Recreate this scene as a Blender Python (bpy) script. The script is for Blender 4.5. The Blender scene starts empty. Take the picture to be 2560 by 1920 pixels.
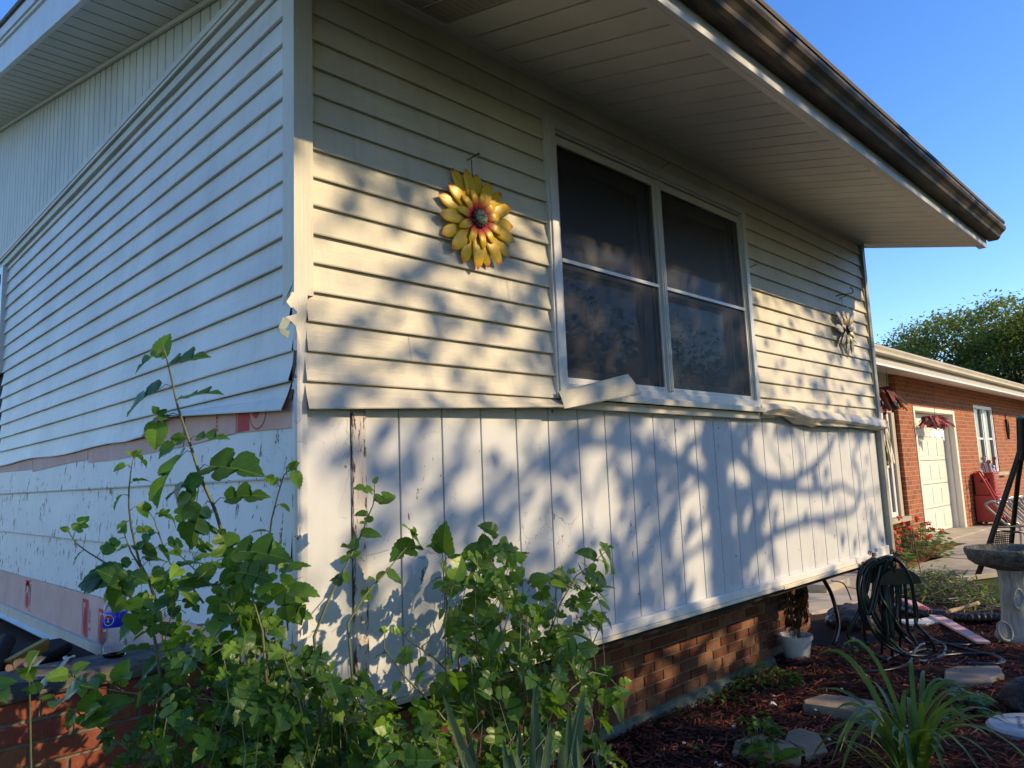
import bpy, bmesh, math, random
import numpy as np
from mathutils import Vector, Matrix
R = math.radians
rnd = random.Random(11)
C = bpy.context.scene.collection
scene = bpy.context.scene

# ------------------------------------------------------------------ camera, sky, sun, exposure
F_PX, YAW, PITCH, ROLL = 1833.79, 0.783885, 0.126491, -0.039773      # solved from the siding courses
CAM = Vector((-1.19326, -2.18092, 0.0))
_f = Vector((math.cos(PITCH)*math.cos(YAW), math.cos(PITCH)*math.sin(YAW), math.sin(PITCH)))
_r0 = Vector((math.sin(YAW), -math.cos(YAW), 0)); _u0 = _r0.cross(_f)
_r = _r0*math.cos(ROLL) + _u0*math.sin(ROLL); _u = -_r0*math.sin(ROLL) + _u0*math.cos(ROLL)
cd = bpy.data.cameras.new('camera'); cam = bpy.data.objects.new('camera', cd); C.objects.link(cam)
cd.sensor_width = 36; cd.lens = F_PX/2560*36; cd.clip_end = 2000; cd.clip_start = 0.05
mw = Matrix.Identity(4)
for i in range(3):
    mw[i][0], mw[i][1], mw[i][2], mw[i][3] = _r[i], _u[i], -_f[i], CAM[i]
cam.matrix_world = mw
scene.camera = cam

SUN = Vector((0.63, -1.0, 0.56)).normalized()          # towards the sun
EL = math.asin(SUN.z); AZ = math.atan2(SUN.x, SUN.y)
world = bpy.data.worlds.new('World'); scene.world = world; world.use_nodes = True
wn = world.node_tree; bg = wn.nodes['Background']
sky = wn.nodes.new('ShaderNodeTexSky'); sky.sky_type = 'NISHITA'; sky.sun_disc = False
sky.sun_elevation = EL; sky.sun_rotation = AZ; sky.air_density = 1.0; sky.dust_density = 0.1; sky.ozone_density = 3.0
hs_ = wn.nodes.new('ShaderNodeHueSaturation'); hs_.inputs['Saturation'].default_value = 1.24; hs_.inputs['Hue'].default_value = 0.512
wn.links.new(sky.outputs[0], hs_.inputs['Color']); wn.links.new(hs_.outputs[0], bg.inputs[0]); bg.inputs[1].default_value = 0.15
sd = bpy.data.lights.new('sun', 'SUN'); sd.energy = 3.1; sd.angle = R(0.55); sd.color = (1.0, 0.76, 0.44)
so = bpy.data.objects.new('sun', sd); C.objects.link(so)
so.rotation_euler = (-SUN).to_track_quat('-Z', 'Y').to_euler(); so.location = (8, -12, 12)
scene.view_settings.view_transform = 'Standard'; scene.view_settings.look = 'None'
scene.view_settings.exposure = 0.95; scene.view_settings.gamma = 1.0
scene.cycles.max_bounces = 6; scene.cycles.transparent_max_bounces = 12

# ------------------------------------------------------------------ survey helpers: photo measurement -> world point on a known plane
def ray(px, py): return _f + _r*((px-1280)/F_PX) - _u*((py-960)/F_PX)
def on(px, py, ax, v):
    d = ray(px, py); return CAM + d*((v-CAM[ax])/d[ax])
def onx(px, py, v=0.0): return on(px, py, 0, v)
def ony(px, py, v=0.0): return on(px, py, 1, v)
def onz(px, py, v=-1.5): return on(px, py, 2, v)
def dep(px, py, d): return CAM + ray(px, py)*d
GZ = -1.5

# ------------------------------------------------------------------ object helpers
def tag(o, label=None, cat=None, group=None, kind=None):
    if label: o['label'] = label
    if cat: o['category'] = cat
    if group: o['group'] = group
    if kind: o['kind'] = kind
    return o
def empty(name, loc, label, cat, group=None):
    o = bpy.data.objects.new(name, None); C.objects.link(o); o.location = loc; o.empty_display_size = .1
    return tag(o, label, cat, group)
class MB:
    def __init__(s): s.v=[]; s.f=[]; s.m=[]; s.uv={}; s.col=[]
    def add(s, vs, fs, mi=0, col=None):
        b=len(s.v); s.v.extend([tuple(p) for p in vs])
        for q in fs: s.f.append(tuple(i+b for i in q)); s.m.append(mi)
        if col is not None: s.col.extend([col]*len(vs))
    def box(s, a, b, mi=0, mtx=None):
        x0,y0,z0=a; x1,y1,z1=b
        vs=[(x0,y0,z0),(x1,y0,z0),(x1,y1,z0),(x0,y1,z0),(x0,y0,z1),(x1,y0,z1),(x1,y1,z1),(x0,y1,z1)]
        if mtx is not None: vs=[tuple(mtx@Vector(p)) for p in vs]
        s.add(vs,[(0,3,2,1),(4,5,6,7),(0,1,5,4),(1,2,6,5),(2,3,7,6),(3,0,4,7)],mi)
    def prism(s, poly, vec, mi=0):
        n=len(poly); vec=Vector(vec); P=[Vector(p) for p in poly]
        vs=P+[p+vec for p in P]
        fs=[tuple(range(n))[::-1], tuple(range(n,2*n))]+[(i,(i+1)%n,(i+1)%n+n,i+n) for i in range(n)]
        s.add(vs,fs,mi)
    def tube(s, pts, rad, n=8, mi=0, cap=True, col=None):
        P=[Vector(p) for p in pts]; m=len(P)
        rr=rad if isinstance(rad,(list,tuple)) else [rad]*m
        vs=[]; T0=None; nrm=None
        for i in range(m):
            t=(P[min(i+1,m-1)]-P[max(i-1,0)])
            t=t.normalized() if t.length>1e-9 else Vector((0,0,1))
            if nrm is None:
                a=Vector((0,0,1)) if abs(t.z)<.9 else Vector((1,0,0)); nrm=t.cross(a).normalized()
            else:
                nrm=(nrm-t*nrm.dot(t)); nrm=nrm.normalized() if nrm.length>1e-6 else t.orthogonal().normalized()
            b=t.cross(nrm)
            for k in range(n):
                a=2*math.pi*k/n; vs.append(P[i]+(nrm*math.cos(a)+b*math.sin(a))*rr[i])
        fs=[(i*n+k,i*n+(k+1)%n,(i+1)*n+(k+1)%n,(i+1)*n+k) for i in range(m-1) for k in range(n)]
        if cap: fs+= [tuple(range(n))[::-1], tuple(range((m-1)*n,m*n))]
        s.add(vs,fs,mi,col)
    def lathe(s, prof, c=(0,0,0), n=24, mi=0, mtx=None, fn=None):
        vs=[]
        for (r,z) in prof:
            for k in range(n):
                a=2*math.pi*k/n; rr=r if fn is None else fn(r,z,a)
                p=Vector((c[0]+rr*math.cos(a), c[1]+rr*math.sin(a), c[2]+z))
                vs.append(mtx@p if mtx is not None else p)
        m=len(prof)
        fs=[(i*n+k,i*n+(k+1)%n,(i+1)*n+(k+1)%n,(i+1)*n+k) for i in range(m-1) for k in range(n)]
        fs+=[tuple(range(n))[::-1], tuple(range((m-1)*n,m*n))]
        s.add(vs,fs,mi)
    def grid(s, rows, mi=0):
        n=len(rows[0]); vs=[p for r_ in rows for p in r_]
        s.add(vs,[(i*n+k,i*n+k+1,(i+1)*n+k+1,(i+1)*n+k) for i in range(len(rows)-1) for k in range(n-1)],mi)
    def ball(s, c, r, n=10, m=6, mi=0, mtx=None):
        rx=r if isinstance(r,(tuple,list)) else (r,r,r); vs=[]
        for i in range(m+1):
            t=math.pi*i/m
            for k in range(n):
                a=2*math.pi*k/n
                p=Vector((rx[0]*math.sin(t)*math.cos(a),rx[1]*math.sin(t)*math.sin(a),rx[2]*math.cos(t)))
                if mtx is not None: p=mtx@p
                vs.append(p+Vector(c))
        s.add(vs,[(i*n+k,(i+1)*n+k,(i+1)*n+(k+1)%n,i*n+(k+1)%n) for i in range(m) for k in range(n)],mi)
    def build(s, name, mats, parent=None, smooth=False, bevel=0, solid=0, remesh=0):
        off=Vector((0,0,0))
        if parent is not None:
            p=parent
            while p is not None: off+=p.location; p=p.parent
        me=bpy.data.meshes.new(name)
        me.from_pydata([(a-off.x,b-off.y,c-off.z) for a,b,c in s.v],[],s.f)
        if not isinstance(mats,(list,tuple)): mats=[mats]
        for m in mats: me.materials.append(m)
        if len(mats)>1: me.polygons.foreach_set('material_index', s.m)
        if smooth is True: me.polygons.foreach_set('use_smooth',[True]*len(s.f))
        if s.col:
            at=me.color_attributes.new('tint','FLOAT_COLOR','POINT')
            at.data.foreach_set('color', np.array([(c[0],c[1],c[2],1.) for c in s.col],dtype=np.float32).ravel())
        if s.uv:
            pass
        me.update()
        o=bpy.data.objects.new(name,me); C.objects.link(o)
        if parent is not None: o.parent=parent
        if remesh:
            md=o.modifiers.new('r','REMESH'); md.mode='VOXEL'; md.voxel_size=remesh; md.use_smooth_shade=True
            sm=o.modifiers.new('s','SMOOTH'); sm.iterations=4; sm.factor=.5
        if solid:
            md=o.modifiers.new('t','SOLIDIFY'); md.thickness=solid; md.offset=0
        if bevel:
            md=o.modifiers.new('b','BEVEL'); md.width=bevel; md.segments=2; md.limit_method='ANGLE'; md.angle_limit=R(40)
        if smooth=='auto':
            me.polygons.foreach_set('use_smooth',[True]*len(s.f)); 
            try: me.set_sharp_from_angle(angle=R(35))
            except Exception: pass
        return o
def copy_tree(o, parent=None):
    c=o.copy(); C.objects.link(c)
    if parent is not None: c.parent=parent
    for ch in [x for x in o.children]: copy_tree(ch,c)
    return c
def text_mesh(body, size, bold=0.0):
    cu=bpy.data.curves.new('t','FONT'); cu.body=body; cu.size=size; cu.align_x='CENTER'; cu.align_y='CENTER'; cu.offset=bold; cu.resolution_u=2
    ob=bpy.data.objects.new('t',cu); C.objects.link(ob)
    bpy.context.view_layer.update()
    dg=bpy.context.evaluated_depsgraph_get(); me=bpy.data.meshes.new_from_object(ob.evaluated_get(dg))
    V=[tuple(v.co) for v in me.vertices]; Fs=[tuple(p.vertices) for p in me.polygons]
    bpy.data.objects.remove(ob); bpy.data.curves.remove(cu); bpy.data.meshes.remove(me)
    return V,Fs

# ------------------------------------------------------------------ materials
class NT:
    def __init__(s,name):
        s.m=bpy.data.materials.new(name); s.m.use_nodes=True; s.t=s.m.node_tree; s.n=s.t.nodes; s.bs=s.n['Principled BSDF']; s.out=s.n['Material Output']
    def new(s,t,**k):
        o=s.n.new(t)
        for a,b in k.items(): setattr(o,a,b)
        return o
    def link(s,a,b): s.t.links.new(a,b)
    def co(s, scale=(1,1,1), rot=(0,0,0)):
        tc=s.new('ShaderNodeTexCoord'); mp=s.new('ShaderNodeMapping'); mp.inputs['Scale'].default_value=scale; mp.inputs['Rotation'].default_value=rot
        s.link(tc.outputs['Object'],mp.inputs['Vector']); return mp.outputs[0]
    def noise(s, scale=5, detail=4, vec=None, rough=.55, dist=0):
        o=s.new('ShaderNodeTexNoise'); o.inputs['Scale'].default_value=scale; o.inputs['Detail'].default_value=detail
        o.inputs['Roughness'].default_value=rough; o.inputs['Distortion'].default_value=dist
        if vec is not None: s.link(vec,o.inputs['Vector'])
        return o.outputs['Fac']
    def ramp(s, fac, stops):
        o=s.new('ShaderNodeValToRGB'); e=o.color_ramp.elements
        while len(e)<len(stops): e.new(.5)
        for i,(p,c) in enumerate(stops):
            e[i].position=p; e[i].color=(c[0],c[1],c[2],1) if isinstance(c,(tuple,list)) else (c,c,c,1)
        s.link(fac,o.inputs[0]); return o.outputs[0]
    def mix(s, fac, a, b, mode='MIX'):
        o=s.new('ShaderNodeMix'); o.data_type='RGBA'; o.blend_type=mode
        if isinstance(fac,(int,float)): o.inputs[0].default_value=fac
        else: s.link(fac,o.inputs[0])
        for i,v in ((6,a),(7,b)):
            if isinstance(v,(tuple,list)): o.inputs[i].default_value=(v[0],v[1],v[2],1)
            else: s.link(v,o.inputs[i])
        return o.outputs[2]
    def math(s, op, a, b=None, c=None):
        o=s.new('ShaderNodeMath'); o.operation=op
        for i,v in enumerate((a,b,c)):
            if v is None: continue
            if isinstance(v,(int,float)): o.inputs[i].default_value=v
            else: s.link(v,o.inputs[i])
        return o.outputs[0]
    def bump(s, h, strength=.3, dist=.01, prev=None):
        o=s.new('ShaderNodeBump'); o.inputs['Strength'].default_value=strength; o.inputs['Distance'].default_value=dist
        s.link(h,o.inputs['Height'])
        if prev is not None: s.link(prev,o.inputs['Normal'])
        return o.outputs[0]
    def fin(s, col=None, rough=.6, normal=None, metal=0, spec=.5):
        b=s.bs
        if col is not None:
            if isinstance(col,(tuple,list)): b.inputs['Base Color'].default_value=(*col,1)
            else: s.link(col,b.inputs['Base Color'])
        if isinstance(rough,(int,float)): b.inputs['Roughness'].default_value=rough
        else: s.link(rough,b.inputs['Roughness'])
        b.inputs['Metallic'].default_value=metal; b.inputs['Specular IOR Level'].default_value=spec
        if normal is not None: s.link(normal,b.inputs['Normal'])
        return s.m
def mul(c,k): return tuple(x*k for x in c)
def plain(name, c, rough=.6, metal=0, var=.18, sc=8, bump=.15, bsc=60, spec=.5, bd=.003):
    t=NT(name); v=t.co(); n=t.noise(sc,5,v)
    col=t.ramp(n,[(.3,mul(c,1-var)),(.7,mul(c,1+var*.6))])
    nb=t.noise(bsc,4,v); return t.fin(col,rough,t.bump(nb,bump,bd),metal,spec)
def siding_mat(name, c, axis, dirt=(.28,.25,.16)):
    t=NT(name); sc=(2.2,1,1) if axis=='x' else (1,2.2,1)
    g=(4,1,110) if axis=='x' else (1,4,110)
    if axis=='z': g=(90,90,3)
    v=t.co(g); gn=t.noise(1.6,5,v,.6,1.2)
    v2=t.co(); big=t.noise(2.3,5,v2); fine=t.noise(30,3,v2)
    col=t.ramp(big,[(.32,mul(c,.80)),(.66,c)])
    col=t.mix(t.math('MULTIPLY',t.ramp(gn,[(.42,0),(.75,1)]),.22),col,mul(c,.72))
    sp=t.new('ShaderNodeTexVoronoi'); sp.inputs['Scale'].default_value=7; t.link(v2,sp.inputs['Vector'])
    spot=t.ramp(sp.outputs['Distance'],[(.02,1),(.035,0)])
    col=t.mix(t.math('MULTIPLY',spot,.55),col,dirt)
    st=t.co((26,26,1.3)); sn=t.noise(1,4,st)
    col=t.mix(t.math('MULTIPLY',t.ramp(sn,[(.54,0),(.8,1)]),.36),col,mul(c,.55))
    b=t.bump(gn,.45,.004); b=t.bump(big,.25,.02,b)
    return t.fin(col,.5,b,0,.35)
IV=(.66,.62,.51)
m_side_f=siding_mat('vinyl_front',IV,'x'); m_side_l=siding_mat('vinyl_side',(.77,.76,.72),'y'); m_post=siding_mat('vinyl_post',(.66,.625,.52),'z')
def paint_mat(name, c, vert=True, chips=.5, wood=(.10,.065,.045)):
    t=NT(name); v=t.co()
    big=t.noise(3,6,v); col=t.ramp(big,[(.3,mul(c,.88)),(.7,c)])
    # hairline cracks
    w=t.noise(5,3,v); wv=t.new('ShaderNodeVectorMath'); wv.operation='ADD'; 
    sc=t.new('ShaderNodeVectorMath'); sc.operation='SCALE'; t.link(w,sc.inputs[0]); sc.inputs['Scale'].default_value=.5
    t.link(v,wv.inputs[0]); t.link(sc.outputs[0],wv.inputs[1])
    vo=t.new('ShaderNodeTexVoronoi'); vo.feature='DISTANCE_TO_EDGE'; vo.inputs['Scale'].default_value=4.2; t.link(wv.outputs[0],vo.inputs['Vector'])
    crack=t.ramp(vo.outputs['Distance'],[(.003,1),(.007,0)])
    cm=t.ramp(t.noise(2.1,3,v),[(.5,0),(.62,1)])
    crack=t.math('MULTIPLY',crack,cm)
    col=t.mix(t.math('MULTIPLY',crack,.5),col,(.16,.15,.14))
    # flaked chips
    ch=t.noise(26,6,t.co((1,1,.45)),.7); lo=t.noise(4.5,2,v)
    chip=t.math('ADD',ch,t.math('MULTIPLY',lo,.35)); e=.985-.16*chips
    chip=t.ramp(chip,[(min(.985,e),0),(min(.995,e+.012),1)])
    col=t.mix(chip,col,wood)
    vs=t.new('ShaderNodeTexVoronoi'); vs.inputs['Scale'].default_value=5.5; t.link(v,vs.inputs['Vector'])
    nail=t.ramp(vs.outputs['Distance'],[(.03,1),(.042,0)])
    col=t.mix(t.math('MULTIPLY',nail,.8),col,(.12,.10,.09))
    # vertical run-off streaks
    sn=t.noise(1,4,t.co((22,22,.8)))
    col=t.mix(t.math('MULTIPLY',t.ramp(sn,[(.55,0),(.82,1)]),.22),col,mul(c,.55))
    h=t.math('SUBTRACT',t.math('MULTIPLY',big,.4),t.math('ADD',chip,crack))
    return t.fin(col,.55,t.bump(h,.4,.004),0,.35)
m_panel=paint_mat('white_painted_panel',(.58,.60,.63),True,.82); m_clap=paint_mat('white_painted_clapboard',(.66,.67,.69),False,1.25)

def flake_mat():
    t=NT('flaking_board'); v=t.co(); n=t.noise(1,5,t.co((70,70,14)),.7); tc=t.new('ShaderNodeTexCoord'); sp=t.new('ShaderNodeSeparateXYZ'); t.link(tc.outputs['Object'],sp.inputs[0])
    edge=t.math('ABSOLUTE',t.math('SUBTRACT',sp.outputs[0],.2345)); edge=t.math('MULTIPLY',edge,4.5)
    f=t.math('ADD',n,edge); lo=t.noise(6,3,v); f=t.math('ADD',f,t.math('MULTIPLY',lo,.18))
    col=t.mix(t.ramp(n,[(.35,0),(.7,.6)]),(.60,.56,.53),(.40,.36,.33)); col=t.mix(t.ramp(f,[(.70,0),(.76,1)]),col,(.085,.055,.05))
    return t.fin(col,.75,t.bump(f,.6,.004),0,.2)
m_flake=flake_mat(); m_corner=paint_mat('flaking_corner_board',(.66,.66,.66),True,1.1,(.13,.075,.05))
m_trimw=plain('white_trim',(.70,.70,.69),.45,0,.10,6,.1,40); m_cream=plain('cream_metal',(.66,.61,.49),.4,0,.12,5,.08,30)
m_soffit=plain('soffit_metal',(.62,.62,.575),.5,0,.10,3,.05,30); m_soffl=plain('rake_soffit_metal',(.60,.585,.53),.5,0,.10,3,.05,30)
m_fasc=plain('fascia_metal',(.60,.61,.60),.38,0,.14,5,.08,25); m_dark=plain('dark_void',(.012,.012,.013),.9,0,.2,5,0)
def gutter_mat():
    t=NT('brown_gutter'); v=t.co((1.2,6,6)); n=t.noise(4,6,v,.65); st=t.noise(9,4,t.co((6,1,1)))
    col=t.ramp(n,[(.3,(.042,.031,.023)),(.6,(.10,.078,.058)),(.8,(.20,.165,.125))])
    col=t.mix(t.math('MULTIPLY',st,.5),col,(.06,.05,.042)); return t.fin(col,.62,t.bump(n,.15,.004),.0,.25)
m_gut=gutter_mat(); m_flash=plain('grey_flashing',(.40,.43,.45),.35,.35,.15,7,.1,40)
m_greenpost=plain('grey_green_post',(.30,.31,.27),.5,0,.15,6)
def shingle_mat():
    t=NT('shingles'); v=t.co(); b=t.new('ShaderNodeTexBrick'); b.inputs['Scale'].default_value=1; b.inputs['Brick Width'].default_value=.3; b.inputs['Row Height'].default_value=.14
    b.inputs['Mortar Size'].default_value=.006; b.inputs['Color1'].default_value=(.10,.08,.065,1); b.inputs['Color2'].default_value=(.16,.13,.10,1); b.inputs['Mortar'].default_value=(.03,.025,.02,1)
    t.link(v,b.inputs['Vector']); n=t.noise(180,2,v); col=t.mix(.35,b.outputs['Color'],t.ramp(n,[(.3,(.05,.04,.035)),(.7,(.25,.21,.17))]))
    return t.fin(col,.9,t.bump(n,.5,.004))
m_shing=shingle_mat()
def brick_solid(name, c1, c2, c3, seed=0):
    t=NT(name); oi=t.new('ShaderNodeVertexColor'); oi.layer_name='tint'
    sep=t.new('ShaderNodeSeparateColor'); t.link(oi.outputs[0],sep.inputs[0])
    base=t.ramp(sep.outputs[0],[(0,c1),(.5,c2),(1,c3)])
    v=t.co(); n=t.noise(14,6,v,.65); n2=t.noise(70,4,t.co((1,1,.5)))
    col=t.mix(t.ramp(n,[(.35,0),(.75,.6)]),base,mul(c2,.45)); col=t.mix(t.ramp(n2,[(.62,0),(.8,.5)]),col,(.45,.40,.33))
    return t.fin(col,.88,t.bump(n2,.6,.006),0,.2)
m_brickA=brick_solid('red_brick',(.20,.058,.036),(.265,.075,.045),(.28,.13,.06)); m_brickB=brick_solid('tan_red_brick',(.115,.038,.025),(.165,.066,.04),(.25,.13,.075))
m_mortar=plain('mortar',(.20,.165,.13),.95,0,.3,20,.5,90,.1,.008)
def brick_tex():
    t=NT('orange_brick_wall'); tc=t.new('ShaderNodeTexCoord'); sp=t.new('ShaderNodeSeparateXYZ'); cb=t.new('ShaderNodeCombineXYZ')
    t.link(tc.outputs['Object'],sp.inputs[0]); t.link(t.math('ADD',sp.outputs[0],sp.outputs[1]),cb.inputs[0]); t.link(sp.outputs[2],cb.inputs[1])
    b=t.new('ShaderNodeTexBrick'); b.inputs['Scale'].default_value=1; b.inputs['Brick Width'].default_value=.26; b.inputs['Row Height'].default_value=.088
    b.inputs['Mortar Size'].default_value=.008; b.inputs['Mortar Smooth'].default_value=.2; b.inputs['Bias'].default_value=-.1
    b.inputs['Color1'].default_value=(.42,.135,.050,1); b.inputs['Color2'].default_value=(.25,.085,.045,1); b.inputs['Mortar'].default_value=(.42,.34,.25,1)
    t.link(cb.outputs[0],b.inputs['Vector']); n=t.noise(9,5,t.co((1,1,2))); n2=t.noise(60,3)
    col=t.mix(t.ramp(n,[(.35,0),(.8,.55)]),b.outputs['Color'],(.20,.06,.035))
    h=t.math('SUBTRACT',t.math('MULTIPLY',n2,.3),b.outputs['Fac']); return t.fin(col,.85,t.bump(h,.7,.012),0,.2)
m_gbrick=brick_tex()
def foam_mat():
    t=NT('pink_foam'); v=t.co(); n=t.noise(5,5,v); st=t.noise(1,4,t.co((3,40,1))); 
    col=t.ramp(n,[(.3,(.56,.33,.28)),(.7,(.70,.44,.38))]); col=t.mix(t.ramp(st,[(.6,0),(.8,.3)]),col,(.42,.25,.19))
    return t.fin(col,.8,t.bump(t.noise(120,3,v),.2,.003))
m_foam=foam_mat(); m_red=plain('red_print',(.48,.015,.03),.7,0,.15,20,.05); m_redt=plain('red_lettering',(.46,.018,.035),.7,0,.1,20,.05)
def glass(name, tint=(.9,.95,.97), ior=1.45, rough=.0, boost=1.0):
    t=NT(name); tr=t.new('ShaderNodeBsdfTransparent'); tr.inputs[0].default_value=(*tint,1); gl=t.new('ShaderNodeBsdfGlossy'); gl.inputs['Roughness'].default_value=rough
    fr=t.new('ShaderNodeFresnel'); fr.inputs[0].default_value=ior; mx=t.new('ShaderNodeMixShader')
    t.link(t.math('MULTIPLY',fr.outputs[0],boost),mx.inputs[0]); t.link(tr.outputs[0],mx.inputs[1]); t.link(gl.outputs[0],mx.inputs[2]); t.link(mx.outputs[0],t.out.inputs[0]); return t.m
m_glass=glass('window_glass',(.6,.66,.7),1.5,.003,1.9); m_plastic=glass('clear_plastic',(.93,.95,.96),1.3,.06,.7)
def screen_mat():
    t=NT('insect_screen'); v=t.co(); 
    tr=t.new('ShaderNodeBsdfTransparent'); df=t.new('ShaderNodeBsdfPrincipled'); df.inputs['Base Color'].default_value=(.011,.012,.016,1); df.inputs['Roughness'].default_value=.5
    mx=t.new('ShaderNodeMixShader'); w=t.new('ShaderNodeTexWave'); w.inputs['Scale'].default_value=40; w.inputs['Distortion'].default_value=1.0; w.inputs['Detail'].default_value=2; w.bands_direction='Z'
    t.link(t.co((1,1,1),(0,.06,0)),w.inputs['Vector'])
    mx.inputs[0].default_value=.66; t.link(tr.outputs[0],mx.inputs[1]); t.link(df.outputs[0],mx.inputs[2]); t.link(mx.outputs[0],t.out.inputs[0]); return t.m
m_screen=screen_mat(); m_sash=plain('grey_sash',(.13,.135,.14),.5,0,.15,6); m_room=plain('dim_room',(.012,.014,.02),.9,0,.2,2,0)
def leaf_mat(name, dark, mid, young, gloss=.46, trans=.35):
    t=NT(name); vc=t.new('ShaderNodeVertexColor'); vc.layer_name='tint'; sp=t.new('ShaderNodeSeparateColor'); t.link(vc.outputs[0],sp.inputs[0])
    col=t.mix(sp.outputs[0],dark,mid); col=t.mix(sp.outputs[1],col,young)
    uv=t.new('ShaderNodeUVMap'); su=t.new('ShaderNodeSeparateXYZ'); t.link(uv.outputs[0],su.inputs[0])
    av=t.math('ABSOLUTE',su.outputs[1])
    midr=t.math('LESS_THAN',av,.014)
    lat=t.math('FRACT',t.math('MULTIPLY',t.math('SUBTRACT',su.outputs[0],t.math('MULTIPLY',av,.8)),6.0)); lat=t.math('LESS_THAN',lat,.09)
    vein=t.math('MAXIMUM',midr,t.math('MULTIPLY',lat,.45))
    col=t.mix(t.math('MULTIPLY',vein,.45),col,mul(young,1.1))
    n=t.noise(22,4,t.co()); col=t.mix(t.ramp(n,[(.4,0),(.8,.35)]),col,mul(dark,.75))
    t.fin(col,gloss,t.bump(t.noise(60,3,t.co()),.35,.004),0,.28)
    tl=t.new('ShaderNodeBsdfTranslucent'); tc=t.mix(.55,col,young,'MIX'); tc2=t.mix(1.0,tc,(1.5,1.6,.55),'MULTIPLY'); t.link(tc2,tl.inputs[0])
    mx=t.new('ShaderNodeMixShader'); mx.inputs[0].default_value=trans; t.link(t.bs.outputs[0],mx.inputs[1]); t.link(tl.outputs[0],mx.inputs[2]); t.link(mx.outputs[0],t.out.inputs[0]); return t.m
m_leaf=leaf_mat('mulberry_leaf',(.018,.060,.018),(.048,.125,.026),(.19,.33,.04),.34)
m_blade=leaf_mat('blade_leaf',(.035,.10,.025),(.075,.18,.04),(.24,.32,.07),.4,.32); m_yucca=leaf_mat('sword_leaf',(.045,.095,.07),(.075,.14,.10),(.26,.30,.13),.45,.12)
m_tree2=leaf_mat('far_tree_leaf',(.055,.10,.028),(.12,.185,.05),(.25,.27,.09),.5,.35); m_tree=leaf_mat('tree_leaf',(.035,.075,.02),(.075,.13,.032),(.16,.20,.05),.5,.3)
m_stem=plain('green_stem',(.12,.14,.06),.6,0,.25,30); m_bark=plain('bark',(.10,.075,.05),.9,0,.35,12,.6,30,.2,.02); m_twig=plain('dry_twig',(.22,.17,.12),.85,0,.4,20)
def soil_mat():
    t=NT('soil'); v=t.co(); n=t.noise(3,6,v,.65); n2=t.noise(45,5,v,.7)
    col=t.ramp(n2,[(.3,(.018,.012,.010)),(.55,(.05,.024,.018)),(.8,(.10,.045,.032))]); col=t.mix(t.ramp(n,[(.4,0),(.7,.6)]),col,(.03,.024,.018))
    return t.fin(col,.95,t.bump(n2,.9,.02),0,.15)
m_soil=soil_mat()
def chip_mat():
    t=NT('mulch_chip'); vc=t.new('ShaderNodeVertexColor'); vc.layer_name='tint'; sp=t.new('ShaderNodeSeparateColor'); t.link(vc.outputs[0],sp.inputs[0])
    col=t.ramp(sp.outputs[0],[(0,(.06,.02,.016)),(.45,(.20,.055,.038)),(.85,(.30,.10,.065)),(1,(.26,.15,.10))]); n=t.noise(50,3,t.co((1,1,1)))
    col=t.mix(t.math('MULTIPLY',n,.4),col,(.03,.012,.01)); return t.fin(col,.85,t.bump(n,.5,.004),0,.2)
m_chip=chip_mat(); m_conc=plain('concrete',(.42,.37,.29),.9,0,.22,2.5,.35,60,.2,.006); m_stone=plain('stepping_stone',(.34,.27,.20),.92,0,.25,6,.5,40,.2,.008)
m_birdb=plain('weathered_concrete',(.15,.15,.135),.9,0,.5,14,1.0,40,.2,.03)
def bark_conc():
    t=NT('bark_cast_concrete'); n=t.noise(1.5,5,t.co((30,30,4)),.6); col=t.ramp(n,[(.3,(.22,.22,.21)),(.7,(.46,.45,.43))]); return t.fin(col,.85,t.bump(n,.8,.015),0,.25)
m_pedest=bark_conc()
m_black=plain('black_metal',(.012,.012,.013),.35,.3,.2,10,.05); m_hose=plain('dark_green_hose',(.012,.022,.022),.33,0,.25,10,.05); m_blackp=plain('black_plastic',(.014,.014,.016),.4,0,.2,10,.05)
m_steel=plain('dull_steel',(.42,.42,.42),.3,.9,.15,20,.05); m_whitep=plain('white_plastic',(.68,.69,.70),.4,0,.08,6,.03); m_redp=plain('red_enamel',(.46,.028,.028),.3,0,.12,5,.03)
m_reddark=plain('faded_red_enamel',(.36,.035,.03),.4,0,.15,5,.03); m_beige=plain('beige_door',(.72,.69,.60),.5,0,.06,3,.03); m_beige2=plain('beige_trim',(.46,.41,.33),.55,0,.08,3,.03)
m_yel=plain('yellow_paint',(.40,.25,.02),.5,0,.2,12); m_blue=plain('blue_plastic',(.02,.10,.45),.35); m_stonecap=None

# ================================================================== HOUSE
m_seam=plain('seam_shade_paint',(.22,.20,.16),.8)  # dark strip colour standing in for the shadow line at each siding lap
house=empty('house',(0,0,GZ),'cream vinyl sided house with torn lower siding and a brown gutter','house')
E_=.1016; Z0=1.662
def courses(fmap, s_segs, name, mat, zk0, zk1, wav, bottom=None, endfn=None):
    mb=MB()
    for k in range(zk0,zk1):
        zt=Z0-k*E_; zb=zt-E_
        for (a,b) in s_segs(zt,zb):
            if endfn: a=endfn(k,a)
            n=max(2,int((b-a)/.25)); rows=[[],[],[],[],[]]
            for i in range(n+1):
                s=a+(b-a)*i/n; w=wav(s,zb); zl=zb; o=0.
                if bottom: zl2,o=bottom(k,s); zl=zb+zl2
                rows[0].append(fmap(s,.003,zt+.004)); rows[1].append(fmap(s,.010+w*.5+o*.5,(zt+zl)/2)); rows[2].append(fmap(s,.0190+w+o,zl+.004)); rows[3].append(fmap(s,.0172+w+o,zl)); rows[4].append(fmap(s,.001+o*.8,zl+.003))
            mb.grid(rows)
    return mb
ff=lambda s,o,z:(s,-o,z); fl=lambda s,o,z:(-o,s,z)
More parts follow.
